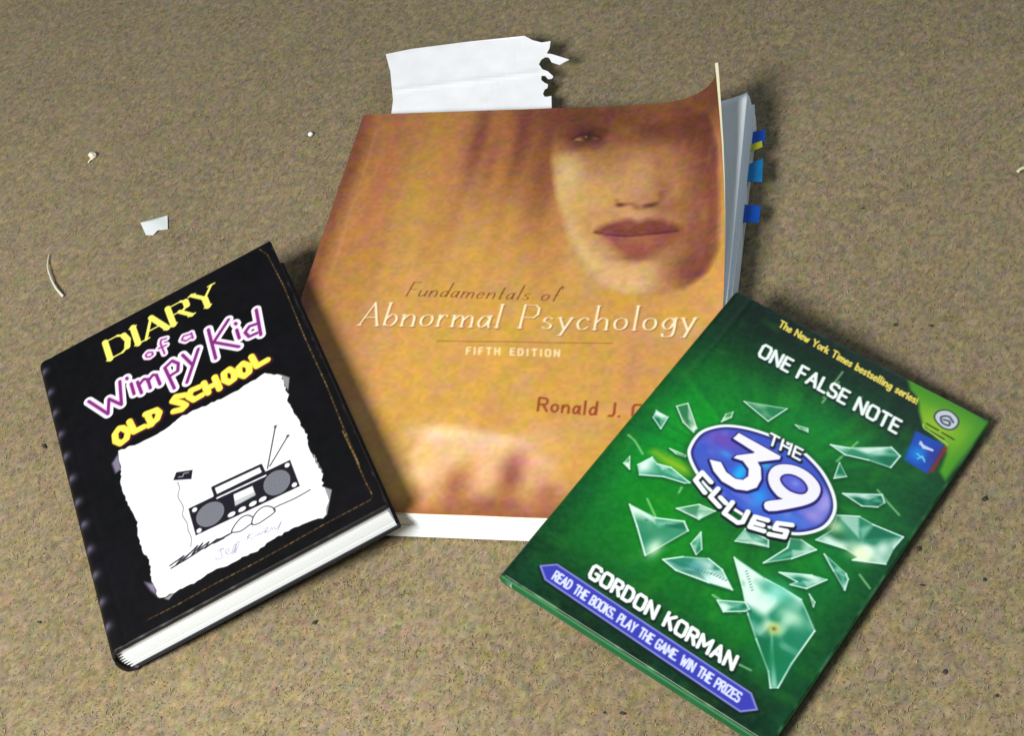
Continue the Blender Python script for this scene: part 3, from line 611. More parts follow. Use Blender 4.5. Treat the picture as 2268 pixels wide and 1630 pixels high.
    pr.stroke(smooth_line([(p['eyew'][0] - .35, p['eyew'][1] + .08), (p['eyew'][0] + .1, p['eyew'][1] + .42), (p['eyew'][0] + .7, p['eyew'][1] + .46), (p['eyew'][0] + 1.25, p['eyew'][1] + .1)]), .12, (54, 22, 24), .8, soft=.15)
    pr.stroke(smooth_line(A['nosel']), .14, (112, 54, 46), .6, soft=.35)
    pr.blob(p['nostl'], .24, .15, (84, 34, 32), .85); pr.blob(p['nostr'], .45, .17, (80, 34, 32), .8)
    ly = p['mouth'][1]
    lipu = [(a, ly + (b - ly) * 1.45 if b > ly else b) for a, b in A['upper']]; lipl = [(a, ly - .1 + (b - ly + .1) * 1.4) for a, b in A['lower']]
    pr.poly(smooth_line(lipu, 4, True), (120, 54, 48), .88, soft=.5)
    pr.poly(smooth_line(lipl, 4, True), (150, 76, 66), .9, soft=.6)
    pr.blob(p['lowl'], .7, .22, (176, 98, 86), .5)
    pr.blob((p['lowl'][0] + .2, p['lowl'][1] - 1.15), 1.1, .3, (122, 68, 54), .6)
    pr.stroke(smooth_line(A['lipline']), .12, (78, 26, 30), .85, soft=.2)
    wash((N(.5, .6, 12) - .6) * .35, (226, 182, 116)); wash((N(.45, .5, 13) - .65) * .35, (150, 92, 66))
    pr.wash(np.clip((U - 18.2) / 3, 0, 1) * np.clip((V - 23.5) / 3.5, 0, 1) * .85, (82, 40, 26))
    pr.wash(np.exp(-((V - 28.2) / 1.2) ** 2) * np.clip((U - 8) / 4, 0, 1) * .6, (104, 52, 36))
    pr.wash(np.clip(1 - U / 7, 0, 1) * .30 * np.clip((V - 8) / 8, .3, 1), (134, 78, 50)); pr.wash(np.clip((V - 21) / 7, 0, 1) * .25, (130, 74, 46))
    pr.wash(np.exp(-((U - 8) / 6.0) ** 2 - ((V - 13) / 6.5) ** 2) * .35, (222, 170, 82))
    pr.wash(np.exp(-((U - 1.5) / 3.0) ** 2) * np.exp(-((V - 9) / 8.0) ** 2) * .4, (150, 96, 50))
    # the painted hand at the foot
    h = A['hp']
    pr.poly(A['hand'], (236, 188, 132), .85, soft=.5)
    for k, rx, ry, c, al in (('a', 1, .7, (240, 198, 140), .6), ('b', 1.2, .4, (246, 212, 172), .7), ('g', 1.8, .5, (244, 198, 158), .8), ('i', 1.0, .5, (236, 200, 140), .7), ('h', .7, .7, (240, 206, 150), .6), ('l', 1.2, 1.0, (220, 166, 120), .6), ('o', 1.0, .5, (230, 166, 142), .7),
                             ('c', .6, 1.2, (148, 84, 54), .8), ('f', .5, 1.2, (176, 112, 72), .5), ('d', .6, 1.3, (138, 70, 58), .85), ('e', .9, 1.2, (146, 76, 56), .7), ('k', 1.8, .8, (150, 86, 48), .6), ('n', 1.2, 1.0, (142, 78, 56), .6), ('m', .6, 1.0, (196, 136, 86), .5)):
        pr.blob(h[k], rx, ry, c, al)
    pr.wash(np.clip(1 - V / 1.1, 0, 1) * .6, (132, 66, 42))
    # canvas mottle of the print
    pr.rgb += ((N(.2, .2, 14) - .5) * .05)[..., None] + ((N(.55, .55, 15) - .5) * .07)[..., None] * np.array([1, .5, -.6]) + ((N(.45, .45, 16) - .5) * .09)[..., None] * np.array([.3, -.4, 1.0])
    g = pr.rgb.mean(-1, keepdims=True); pr.rgb[:] = np.clip((g + (pr.rgb - g) * .97) * 1.0, 0, 1)
    # lettering
    pr.part('title_lettering')
    write(pr, 'Fundamentals of', A['FU'], .065, (108, 62, 32), thin=.025, gap=.34, soft=.06, xh=.42, slant=.22)
    write(pr, 'Abnormal Psychology', A['AP'], .12, (255, 240, 200), thin=.045, gap=.30, serif=.10, soft=.06, space=.35, xh=.49, slant=.10, passes=[(.05, (120, 70, 30), (.05, -.05), .45)])
    pr.part('edition_lettering')
    write(pr, 'FIFTH EDITION', A['FE'], .085, (252, 228, 180), gap=.75, soft=.08, space=.5)
    pr.stroke(A['rule'], .045, (120, 70, 30), .75)
    pr.part('author_name')
    write(pr, 'Ronald J. C', A['RC'], .12, (150, 68, 36), gap=.34, soft=.07, space=.3, xh=.56)
    pr.part(None)
    return pr

oc, os_ = math.cos(-0.3904), math.sin(-0.3904)
OR_R = np.array([[oc, -os_, 0], [os_, oc, 0], [0, 0, 1.0]]); OR_T = np.array([-12.6106, 49.3513, 0.0])
def build_orange():
    root = empty('paperback_textbook', OR_R, OR_T)
    tag(root, 'large orange paperback textbook with a painted face, lying under the other two books', 'book')
    pr = print_orange()
    r0 = 0.35
    def surf(U, V):
        A = lift(V)
        u, z = curl(U, V, A)
        d = np.clip(r0 - U, 0, r0)
        z = OT + z - (r0 - np.sqrt(np.maximum(r0 * r0 - d * d, 0))) * 0.9
        wave = 0.03 * np.sin(U * 0.5 + V * 0.3) * np.clip(np.minimum(V, 28 - V) / 4, 0, 1)
        dent = -0.025 * np.exp(-((U - 1.25) / 0.12) ** 2)
        return u + 0.02 * (value_noise(U, V, 5, 1.2, 71) - .5), V + 0.03 * (value_noise(U, V, 2, 30, 72) - .5), z + wave * 0.5 + dent
    def board(U, V, X, Y, Z):
        A = lift(V); t = np.clip((U - S0) / (OW - S0), 0, 1) ** PP; ph = A * math.radians(PH) * t
        th = 0.05 + 0.13 * A ** 3 * t
        return X + th * np.sin(ph), Y, Z - th * np.cos(ph)
    emit_cover(pr, surf, dict(print=print_mat('orange_cover_print', .42, .4, .12, 260, .12), edge_col=srgb((226, 222, 206)), side_col=srgb((236, 228, 190))), root, board)
    card = plain('orange_card', tuple(srgb((176, 110, 60))), .45, .2, 60)
    V, F = [], []; box(0.03, OW - .03, 0.06, OH - .06, 0.0, 0.05, V, F); link('back_cover', V, F, card, root)
    # spine: rounded strip of the same card
    V, F = [], []; n = 12
    for i in range(n + 1):
        a = i / n; z = 0.05 + a * (OT - 0.42); x = 0.0 - 0.05 * math.sin(math.pi * a)
        V += [(x, 0, z), (x, OH, z), (x + 0.05, 0, z), (x + 0.05, OH, z)]
    for i in range(n):
        b = 4 * i; F += [(b, b + 1, b + 5, b + 4), (b + 2, b + 6, b + 7, b + 3), (b, b + 4, b + 6, b + 2), (b + 1, b + 3, b + 7, b + 5)]
    link('spine', V, F, card, root)
    # pages: two blocks with the bookmark's slot between them, and the loose top leaves that lift with the cover
    pb = torn_stack('page_block', lambda z: 0.08, OW + 0.18, 0.02, OH - 0.06, 0.052, 0.96, 10, PAPER, root, 0.006, skew=0.30)
    torn_stack('page_block', lambda z: 0.10 if z < 1.6 else 0.30, OW + 0.16, 0.02, OH - 0.06, 1.03, OT - 0.17, 7, PAPER, root, 0.006, skew=0.30)
    n1, n2 = 60, 50
    for i in range(6):
        u = np.linspace(0.3, OW + 0.16 - 0.03 * (i % 3), n1); v = np.linspace(0.05, OH - 0.08 - 0.04 * i, n2)
        UU, VV = np.meshgrid(u, v)
        amp = (0.05, 0.12, 0.17, 0.20, 0.24, 0.29)[i]
        A = np.clip((VV - 9) / (OH - 9), 0, 1) ** 0.9 * amp
        x, z = curl(UU, VV, A)
        zb = OT - 0.155 + i * 0.017
        x = x + 0.30 * (VV / OH) * (UU / OW) ** 4
        P = np.stack([x, VV, zb + z], -1).reshape(-1, 3); P2 = P - np.array([0, 0, 0.009])
        idx = np.arange(n1 * n2).reshape(n2, n1)
        q = np.stack([idx[:-1, :-1], idx[:-1, 1:], idx[1:, 1:], idx[1:, :-1]], -1).reshape(-1, 4)
        ring = np.concatenate([idx[0, :], idx[1:, -1], idx[-1, -2::-1], idx[-2:0:-1, 0]]); r2 = np.roll(ring, -1); m = len(P)
        quads_mesh('page', np.concatenate([P, P2]), np.concatenate([q, q[:, ::-1] + m, np.stack([ring + m, r2 + m, r2, ring], -1)]), PAPER_COOL, root)
    # index tabs stuck on the fore-edge
    blue = plain('tab_blue', tuple(srgb((10, 78, 178))), .35, .15, 200, .05); cyan = plain('tab_light_blue', tuple(srgb((18, 118, 178))), .35, .15, 200, .05)
    lime = plain('tab_yellow_green', tuple(srgb((176, 178, 30))), .35, .15, 200, .05)
    zt = (0.98, 1.10, 1.04, 0.92)
    for pts, m, z, lab in zip(GROUND_ART['tabs'], (blue, lime, cyan, blue), zt, ('blue page tab nearest the lifted corner', 'folded yellow-green page tab', 'light blue page tab below the yellow-green one', 'blue page tab nearest the green book')):
        loc = [(OR_R.T @ (np.array([p[0], p[1], 0]) - OR_T)) for p in pts]
        V, F = [], []; k = len(loc)
        uc = min(l[0] for l in loc)
        for dz in (0.0, 0.03):
            for l in loc: V.append((OW + 0.12 if l[0] - uc < .4 else l[0], l[1], z + dz + 0.12 * (l[0] - OW) * (1 if m is not lime else 3)))
        F += [tuple(range(k))[::-1], tuple(range(k, 2 * k))] + [(i, (i + 1) % k, (i + 1) % k + k, i + k) for i in range(k)]
        tag(link('page_tab', V, F, m, root), lab)
    return root
build_orange()

# ------------------------------------------------------------------ the two hardbacks
def hardback(name, label, R, t, w, h, T, bt, inset, pr, mprint, cloth, edge_col, side_col, round_spine, sheaves, groove):
    root = empty(name, R, t); tag(root, label, 'book')
    rs = round_spine
    def surf(U, V):
        d = np.clip(rs - U, 0, rs) / rs
        z = T - edge_round(U, V, w, h, 0.07) - (0.40 * T * (1 - np.sqrt(np.maximum(1 - d * d, 0))))
        z = z - groove * np.exp(-((U - 0.95) / 0.14) ** 2)
        z = z + 0.012 * (value_noise(U, V, 6, 6, 5) - .5)
        return U + 0, V + 0, z
    def board(U, V, X, Y, Z): return X + np.where(U < 0.01, .03, 0), Y, Z - bt
    emit_cover(pr, surf, dict(print=mprint, edge_col=edge_col, side_col=side_col), root, board)
    # back board
    V, F = [], []; box(0.55, w, 0, h, 0, bt, V, F)
    o = link('back_cover', V, F, cloth, root)
    bm = bmesh.new(); bm.from_mesh(o.data); bmesh.ops.bevel(bm, geom=bm.edges[:], offset=0.05 * CM, segments=2, affect='EDGES'); bm.to_mesh(o.data); bm.free()
    # rounded spine shell joining the two boards
    V, F = [], []; n = 14
    for i in range(n + 1):
        a = math.pi * (i / n - 0.5); rr = 0.40 * T
        zc = T * 0.5 + (T * 0.5) * math.sin(a); xo = 0.55 - 0.60 * max(0.0, math.cos(a)) ** 0.6
        zi = T * 0.5 + (T * 0.5 - 0.12) * math.sin(a); xi = xo + 0.12
        zc = min(zc, T - .42 * T * max(0, 1 - xo / .5) ** 1.2) if i > n / 2 else zc
        V += [(xo, 0.0, zc), (xo, h, zc), (xi, 0.0, zi), (xi, h, zi)]
    for i in range(n):
        b = 4 * i; F += [(b, b + 4, b + 5, b + 1), (b + 2, b + 3, b + 7, b + 6), (b, b + 2, b + 6, b + 4), (b + 1, b + 5, b + 7, b + 3)]
    link('spine', V, F, cloth, root, smooth=True)
    # pages
    def u0(z):
        c = (z / T - 0.5) * 2
        return 0.62 - 0.42 * math.sqrt(max(0, 1 - c * c))
    torn_stack('page_block', u0, w - inset, inset, h - inset, bt + 0.004, T - bt - 0.02, sheaves, PAPER, root, 0.006)
    return root, u0

BW, BH, BT = 14.0940, 20.2777, 1.8482
def print_black():
    pr = Print(BW, BH, 0.036); A = BLACK_ART; U, V = pr.U, pr.V
    pr.rgb[:] = np.array([9, 8, 11]) / 255
    pr.rgb += ((pr.noise(.5, .5, 1) - .5) * .02)[..., None] + ((pr.noise(1.4, 1.4, 2) - .5) * .03)[..., None] * np.array([.8, .2, 1])
    # printed binding holes beside the spine
    for c in A['bumps']:
        pr.blob((max(c[0], .34), c[1]), .27, .27, (84, 80, 98), .8); pr.blob((max(c[0], .34) - .05, c[1] + .06), .13, .13, (112, 106, 128), .45)
    ed = np.minimum(np.minimum(U, BW - U), np.minimum(V, BH - V))
    pr.wash(np.exp(-(ed / .07) ** 2) * np.clip(pr.noise(.35, .35, 21) - .45, 0, 1) * 1.2, (120, 112, 110))
    # gold stitched border
    pr.part('stitched_border')
    L = A['stitch']
    pr.stroke(L, .09, (60, 38, 18), .5)
    pos = 0.0
    for a, b in zip(L[:-1], L[1:]):
        a, b = np.array(a), np.array(b); l = np.hypot(*(b - a)); k = int(l / .27)
        for i in range(k):
            p, q = a + (b - a) * (i + .1) / k, a + (b - a) * (i + .68) / k
            f = rng.uniform(.4, .95); pr.stroke([p, q], .055, (184 * f, 150 * f, 84 * f), .7, soft=.04)
    pr.stroke(A['topline'], .06, (66, 40, 24), .5)
    pr.part(None)
    # torn sheet
    ip = pr.part('torn_paper_picture')
    for k in ('fringe', 'fringe2'): pr.poly(A[k], (150, 138, 168), .8, soft=.15)
    for k in ('corner_a', 'corner_b', 'corner_c'): pr.poly(A[k], (150, 150, 150), .9)
    pts = []
    P = A['paper']
    for a, b in zip(P, P[1:] + P[:1]):
        n = max(1, int(np.hypot(b[0] - a[0], b[1] - a[1]) / .16))
        for i in range(n):
            f = i / n; pts.append((a[0] + (b[0] - a[0]) * f + rng.normal(0, .03), a[1] + (b[1] - a[1]) * f + rng.normal(0, .03)))
    pr.poly(pts, (243, 243, 245), 1.0, soft=.05)
    tq = Print(BW, BH, 0.036); tq.poly(pts, (255, 255, 255)); tm = tq.rgb[..., 0]
    pr.wash(tm * np.clip(pr.noise(1.2, 1.2, 9) - .5, 0, 1) * .25, (214, 220, 226))
    for k in range(12): pr.wash(tm * np.exp(-((V - 1.9 - .8 * k - .05 * np.sin(U)) / .045) ** 2) * .22 * np.clip(1.5 - U / 9, 0.25, 1), (176, 204, 216))
    pr.part(None)
    for b in A['blue']: pr.stroke([(b[0][0], b[0][1]), (b[1][0], b[1][1])], .12, (226, 236, 236), .7, soft=.15)
    # the tape player, its lead and scribbled shade (the figure carrying it is left out)
    pr.part('tape_player_drawing', under=ip)
    K = (26, 24, 34)
    pr.poly(A['walk'], K); 
    w0 = A['walk']; cx = sum(p[0] for p in w0) / 4; cy = sum(p[1] for p in w0) / 4
    pr.stroke([(cx - .25, cy + .05), (cx - .05, cy - .05), (cx + .05, cy + .1), (cx + .28, cy)], .05, (170, 168, 180))
    pr.stroke(smooth_line(A['wire']), .065, (120, 118, 124), .9)
    pr.poly(A['box'], K)
    for e in A['spk']:
        pr.poly(e, (112, 114, 122)); c = np.mean(e, 0)
        for f in (.8, .6, .4, .2): pr.stroke([tuple(c + (np.array(q) - c) * f) for q in e + e[:1]], .035, (92, 94, 102), .7)
    for i, d in enumerate(A['dots']): pr.poly([(d[0] + (.13 if i < 4 else .2) * math.cos(a), d[1] + .13 * math.sin(a)) for a in np.linspace(0, 6.283, 12, endpoint=False)], (244, 244, 246))
    pr.poly(A['tape'], (236, 236, 238)); pr.poly(A['tape2'], (172, 176, 178), .9)
    pr.stroke(A['handle'], .17, K); pr.stroke(A['bar2'], .1, K, off=(0, .06)); pr.stroke(A['bar'], .09, (235, 235, 238), off=(0, -.02)); pr.stroke(A['bar'], .05, K, off=(.02, -.1))
    for a in A['ant']: pr.stroke(a, .075, (60, 58, 66)); pr.blob(a[1], .09, .09, (50, 48, 56), .9)
    for c in A['cable']: pr.stroke(smooth_line(c), .07, (44, 42, 52))
    for c in A['scrib']: pr.stroke(c, .085, (34, 32, 42))
    pr.part('signature', under=ip)
    for c in A['sig']: pr.stroke(smooth_line(c), .05, (128, 118, 152), .85)
    # title
    pr.part('title_lettering')
    write(pr, 'DIARY', A['DIARY'], .36, (246, 238, 110), thin=.09, gap=.24, serif=.13, passes=[(.12, (12, 10, 8), (.04, -.04), .8)])
    lines = A['W'] + A['kid']
    for c in lines: pr.stroke(c, .56, (250, 246, 252))
    for c in A['of']: pr.stroke(c, .40, (250, 244, 252))
    for c in lines: pr.stroke(c, .40, (246, 214, 246))
    for c in A['of']: pr.stroke(c, .28, (244, 206, 242))
    for c in lines: pr.stroke(c, .19, (122, 44, 116))
    for c in A['of']: pr.stroke(c, .11, (140, 60, 130))
    pr.part('subtitle_lettering')
    for c in A['old']: pr.stroke(c, .52, (54, 14, 40), off=(.06, -.08))
    for c in A['old']: pr.stroke(c, .38, (238, 190, 52))
    for c in A['old']: pr.stroke(c, .31, (250, 232, 72))
    for c in A['old']: pr.stroke(c, .12, (252, 246, 130), .6, off=(-.03, .05), soft=.12)
    pr.part(None)
    return pr

BK_R = rodrigues((-0.0055, -0.1418, 0.1555)); BK_T = (-18.5335, 42.931, 0.1157)
def build_black():
    cloth = plain('black_board', (0.012, 0.011, 0.014), .35, .25, 80, .1)
    root, u0 = hardback('diary_hardback', "thick black hardback with yellow and purple title, propped on the orange book's left edge", BK_R, BK_T,
                    BW, BH, BT, 0.15, 0.15, print_black(), print_mat('black_cover_print', .5, .22, 0, 300, .1), cloth, srgb((40, 38, 44)), srgb((40, 38, 44)), 0.5, 12, 0.03)
    # dark stitched teeth where the sheaves meet the spine
    for i in range(7):
        z = 0.34 + i * (BT - 0.75) / 6
        c = (z / BT - .5) * 2; x = 0.60 - 0.42 * math.sqrt(max(0, 1 - c * c))
        V = []; F = []
        V += [(x - .14, .13, z - .075), (x + .26, .135, z), (x - .14, .13, z + .075), (x - .14, .30, z - .075), (x + .26, .30, z), (x - .14, .30, z + .075)]
        F += [(0, 1, 2), (5, 4, 3), (0, 3, 4, 1), (1, 4, 5, 2), (2, 5, 3, 0)]
        link('headband_stitch', V, F, cloth, root)
build_black()

GW, GH, GT = 13.2566, 19.0272, 0.8159
def print_green():
    pr = Print(GW, GH, 0.036); A = GREEN_ART; U, V = pr.U, pr.V
    N = pr.noise
    pr.rgb[:] = np.array([6, 76, 26]) / 255
    c = A['bg']
    for p, rx, ry, col, al in ((c[0], 4.2, 3.2, (6, 150, 36), .9), (c[1], 2.6, 3.4, (8, 146, 40), .85), (c[2], 3.2, 2.6, (12, 142, 24), .85), (c[3], 3.4, 2.4, (10, 124, 34), .8), (c[4], 2.2, 2.6, (6, 132, 40), .8), (c[5], 2.6, 2.2, (4, 128, 44), .8), (c[7], 2.0, 2.2, (16, 104, 34), .6), (c[8], 1.6, 2.4, (8, 96, 40), .6)):
        pr.blob(p, rx, ry, col, al)
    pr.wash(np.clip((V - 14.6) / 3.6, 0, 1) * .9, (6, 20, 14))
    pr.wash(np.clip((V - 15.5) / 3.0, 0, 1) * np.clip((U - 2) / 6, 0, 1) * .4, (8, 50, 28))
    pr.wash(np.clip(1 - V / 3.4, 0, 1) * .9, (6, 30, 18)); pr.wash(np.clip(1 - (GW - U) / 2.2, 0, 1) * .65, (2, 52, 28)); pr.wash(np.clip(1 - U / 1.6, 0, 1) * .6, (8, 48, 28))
    # rays bursting from the emblem
    ang = np.arctan2(V - 10.6, U - 6.6); rad = np.hypot(V - 10.6, U - 6.6)
    ray = value_noise(np.degrees(ang) + 180, rad, 5, 6, 4) * np.exp(-((rad - 4) / 3.6) ** 2)
    pr.wash(np.clip(ray - .5, 0, 1) * .7, (40, 170, 40)); pr.wash(np.clip(value_noise(np.degrees(ang) + 180, rad, 4, 5, 5) - .65, 0, 1) * .6, (6, 62, 34))
    pr.wash(np.clip(N(.7, .7, 6) - .65, 0, 1) * .7, (60, 150, 30)); pr.wash(np.clip(N(1.1, 1.1, 7) - .55, 0, 1) * .7, (4, 90, 50))
    ed = np.minimum(np.minimum(U, GW - U), np.minimum(V, GH - V))
    pr.wash(np.exp(-(ed / .08) ** 2) * np.clip(N(.4, .4, 22) - .4, 0, 1) * 1.1, (120, 170, 130))
    pr.rgb += ((N(.15, .15, 8) - .5) * .05)[..., None]
    pr.poly(A['beam'], (150, 190, 26), .85, soft=.5)
    for s in A['streaks']: pr.stroke(s, .07, (190, 236, 170), .75, soft=.1)
    # flying splinters
    tint = [(120, 204, 150), (146, 176, 90), (96, 206, 176), (150, 220, 130), (190, 238, 150), (170, 226, 120), (84, 176, 110), (130, 214, 130), (112, 208, 172), (70, 170, 120), (10, 116, 92), (120, 206, 176), (140, 214, 180), (160, 216, 160), (90, 190, 140), (150, 220, 190), (110, 198, 150), (110, 190, 190), (60, 176, 140), (90, 190, 150), (90, 190, 170), (70, 176, 140), (150, 220, 160)]
    for i, (sh, col) in enumerate(zip(A['shards'], tint)):
        ip = pr.part('glass_shard')
        cx, cy = np.mean(sh, 0); R = max(np.hypot(p[0] - cx, p[1] - cy) for p in sh)
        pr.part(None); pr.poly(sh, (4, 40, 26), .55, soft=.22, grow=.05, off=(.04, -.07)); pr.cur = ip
        pr.poly(sh, col, .62)
        g = np.clip(.5 + ((U - cx) * (-.5) + (V - cy) * .8) / R * (1 if i % 2 else -1) + (N(.5, .5, 30 + i) - .5) * .9, 0, 1)
        pr.poly(sh, (10, 112, 78), .62, field=g, grow=-.03)
        pr.poly(sh, (236, 254, 242), .9, field=np.clip(1 - 1.6 * g, 0, 1), grow=-.02)
        n_ = len(sh)
        if n_ >= 4 and R > .5:
            a_ = i % n_; mid = ((cx + sh[(a_ + 1) % n_][0]) / 2, (cy + sh[(a_ + 1) % n_][1]) / 2)
            pr.poly([sh[a_], sh[(a_ + 1) % n_], (cx, cy)], (236, 254, 244), .55, soft=.12, grow=-.03)
            pr.poly([sh[(a_ + 2) % n_], sh[(a_ + 3) % n_], (cx, cy)], (2, 84, 58), .5, soft=.15, grow=-.03)
            pr.poly([mid, sh[(a_ + 2) % n_], (cx + .1, cy)], (180, 236, 214), .45, soft=.2)
        w = .035 + .03 * min(1, R / 1.5)
        for j, (a, b) in enumerate(zip(sh, sh[1:] + sh[:1])):
            lit = .95 if (j + i) % 3 else .55
            pr.stroke([a, b], w, (220, 252, 236), lit)
    pr.part(None)
    f = A['bigfx']
    for p, rx, ry, col, al in ((f[0], .7, .5, (90, 206, 180), .6), (f[1], .6, .4, (200, 240, 210), .8), (f[2], .28, .28, (196, 204, 90), .85), (f[3], .8, .8, (8, 110, 60), .7), (f[4], .4, .3, (8, 80, 40), .8), (f[5], .5, .35, (236, 250, 200), .9), (f[6], .5, .35, (226, 250, 190), .8), (f[7], .3, .5, (230, 250, 220), .8), (f[9], .4, .2, (70, 150, 160), .6)):
        pr.blob(p, rx, ry, col, al)
    pr.blob(f[2], .1, .1, (110, 90, 40), .9)
    for q in A['dottext']:
        a, b = np.array(q[0]), np.array(q[1]); n = max(2, int(np.hypot(*(b - a)) / .13))
        for i in range(n):
            p = a + (b - a) * (i + .2) / n; pr.stroke([p, p + np.array([.03, .08])], .045, (16, 84, 80), .65)
    # emblem
    io = pr.part('oval_emblem')
    ov = smooth_line(A['oval'], 5, True)
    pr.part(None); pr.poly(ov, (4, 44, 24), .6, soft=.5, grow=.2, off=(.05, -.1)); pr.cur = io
    pr.poly(ov, (240, 244, 250), grow=.13); pr.poly(ov, (30, 26, 90), grow=-.02); pr.poly(ov, (60, 84, 192), grow=-.12, soft=.15)
    pr.part(None)
    q = Print(GW, GH, 0.036); q.poly(ov, (255, 255, 255), grow=-.14, soft=.2); fm = q.rgb[..., 0]
    fx = A['ovfx']
    for k, rx, ry, col, al in ((0, 1.1, .55, (112, 74, 176), .85), (9, .7, .5, (72, 92, 190), .7), (1, .35, .2, (70, 150, 230), .7), (2, .3, .62, (28, 176, 244), .95), (3, .4, .55, (40, 150, 240), .95), (4, .4, .35, (90, 110, 200), .5), (5, .25, .3, (60, 170, 220), .8), (7, .45, 1.0, (176, 160, 226), .85), (8, .8, .3, (70, 110, 210), .6), (10, .9, .3, (74, 130, 220), .7), (11, .5, .3, (156, 140, 214), .8)):
        x, y = U - fx[k][0], V - fx[k][1]; pr.wash(fm * al * np.exp(-((x / rx) ** 2 + (y / ry) ** 2)), col)
    pr.wash(fm * np.clip(N(.4, .4, 60) - .6, 0, 1) * 1.0, (120, 130, 220))
    pr.part('number_lettering', under=io)
    for k in ('three', 'nine'): pr.poly(smooth_line(A[k], 3, True) if k == 'nine' else A[k], (26, 18, 92), .95, grow=.10, off=(.03, -.05))
    pr.poly(A['three'], (240, 238, 250)); pr.poly(smooth_line(A['nine'], 3, True), (236, 234, 248))
    pr.poly(smooth_line(A['hole'], 4, True), (30, 22, 104), grow=.02); pr.poly(smooth_line(A['hole'], 4, True), (92, 96, 206), grow=-.06, soft=.1)
    pr.blob(fx[6], .2, .16, (120, 150, 226), .7)
    for k in ('three', 'nine'): pr.wash(0 * U, (0, 0, 0))
    pr.part('title_lettering')
    D_ = (8, 22, 24)
    write(pr, 'THE', A['THE'], .115, (246, 250, 250), gap=.35, passes=[(.13, D_, (.06, -.06), .9)])
    for c_ in A['CLUES']: pr.stroke(c_, .36, (6, 10, 22), .95, off=(.06, -.07))
    for c_ in A['CLUES']: pr.stroke(c_, .23, (246, 248, 252))
    pr.part('subtitle_lettering')
    write(pr, 'ONE FALSE NOTE', A['ONE'], .155, (240, 250, 244), gap=.33, space=.28, passes=[(.14, D_, (.05, -.06), .7)])
    pr.part('author_name')
    write(pr, 'GORDON KORMAN', A['GK'], .155, (244, 250, 246), gap=.34, space=.30, passes=[(.14, D_, (.05, -.06), .75)])
    pr.part('series_lettering')
    write(pr, 'The New York Times bestselling series!', A['NYT'], .09, (232, 214, 96), gap=.26, space=.34, soft=.05, passes=[(.10, (18, 16, 10), (.03, -.03), .8)])
    # lime corner flash with badge and card
    pr.part('corner_flash')
    pr.poly(A['lime'], (84, 160, 22), .95, soft=.2)
    b = A['badge']; bc = np.mean(b, 0)
    pr.cur = None
    q = Print(GW, GH, 0.036); q.poly(A['lime'], (255, 255, 255), soft=.2); lm = q.rgb[..., 0]
    pr.wash(lm * np.exp(-(((U - bc[0] + .2) / 1.3) ** 2 + ((V - bc[1] + .6) / .9) ** 2)) * .9, (150, 190, 30))
    pr.wash(lm * np.clip(1 - (GW - U) / .6, 0, 1) * .6, (50, 130, 24)); pr.wash(lm * np.clip((V - GH + .9) / .9, 0, 1) * .5, (46, 120, 24))
    pr.part('silver_badge')
    pr.poly(smooth_line(b, 4, True), (60, 66, 78), grow=.08); pr.poly(smooth_line(b, 4, True), (198, 206, 212)); pr.stroke(smooth_line(A['six']), .1, (58, 62, 88), .9)
    pr.cur = None
    for l in A['lt']:
        a, e = np.array(l[0]), np.array(l[1]); n = int(np.hypot(*(e - a)) / .15)
        for i in range(n): 
            if i % 5 != 4: pr.stroke([a + (e - a) * (i + .1) / n, a + (e - a) * (i + .8) / n], .09, (52, 66, 22), .85)
    pr.stroke(smooth_line(A['ltc']), .06, (190, 226, 110), .9)
    pr.part('playing_card_picture')
    pr.poly(A['cards'], (134, 40, 40), .95, soft=.12); pr.poly(A['card'], (26, 74, 180), .97, soft=.12)
    cc = np.mean(A['card'], 0); pr.blob((cc[0] - .1, cc[1] - .2), .4, .4, (24, 140, 226), .85); pr.blob((cc[0] + .45, cc[1] + .1), .3, .6, (60, 40, 130), .6)
    for m in A['cardm'][:2]: pr.stroke(m, .11, (206, 216, 246), .9)
    for m in A['cardm'][2:]: pr.stroke(m, .06, (120, 220, 246), .8)
    # blue banner along the foot
    ib = pr.part('blue_banner')
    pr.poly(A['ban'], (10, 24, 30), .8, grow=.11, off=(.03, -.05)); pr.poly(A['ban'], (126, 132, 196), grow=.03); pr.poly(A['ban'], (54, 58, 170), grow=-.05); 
    pr.part('banner_lettering', under=ib)
    write(pr, 'READ THE BOOKS. PLAY THE GAME. WIN THE PRIZES', A['READ'], .085, (214, 220, 250), gap=.3, space=.42)
    pr.part(None)
    return pr

GR_R = rodrigues((0.0672, 0.168, -0.8647)); GR_T = (-1.1162, 40.5097, 2.397)
def build_green():
    cloth = plain('green_board', tuple(srgb((34, 96, 58))), .38, .2, 60, .1)
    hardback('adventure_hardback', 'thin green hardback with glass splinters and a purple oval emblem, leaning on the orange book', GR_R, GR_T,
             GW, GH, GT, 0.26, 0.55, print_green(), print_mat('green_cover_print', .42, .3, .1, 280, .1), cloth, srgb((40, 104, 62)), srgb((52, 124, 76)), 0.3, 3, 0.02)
build_green()

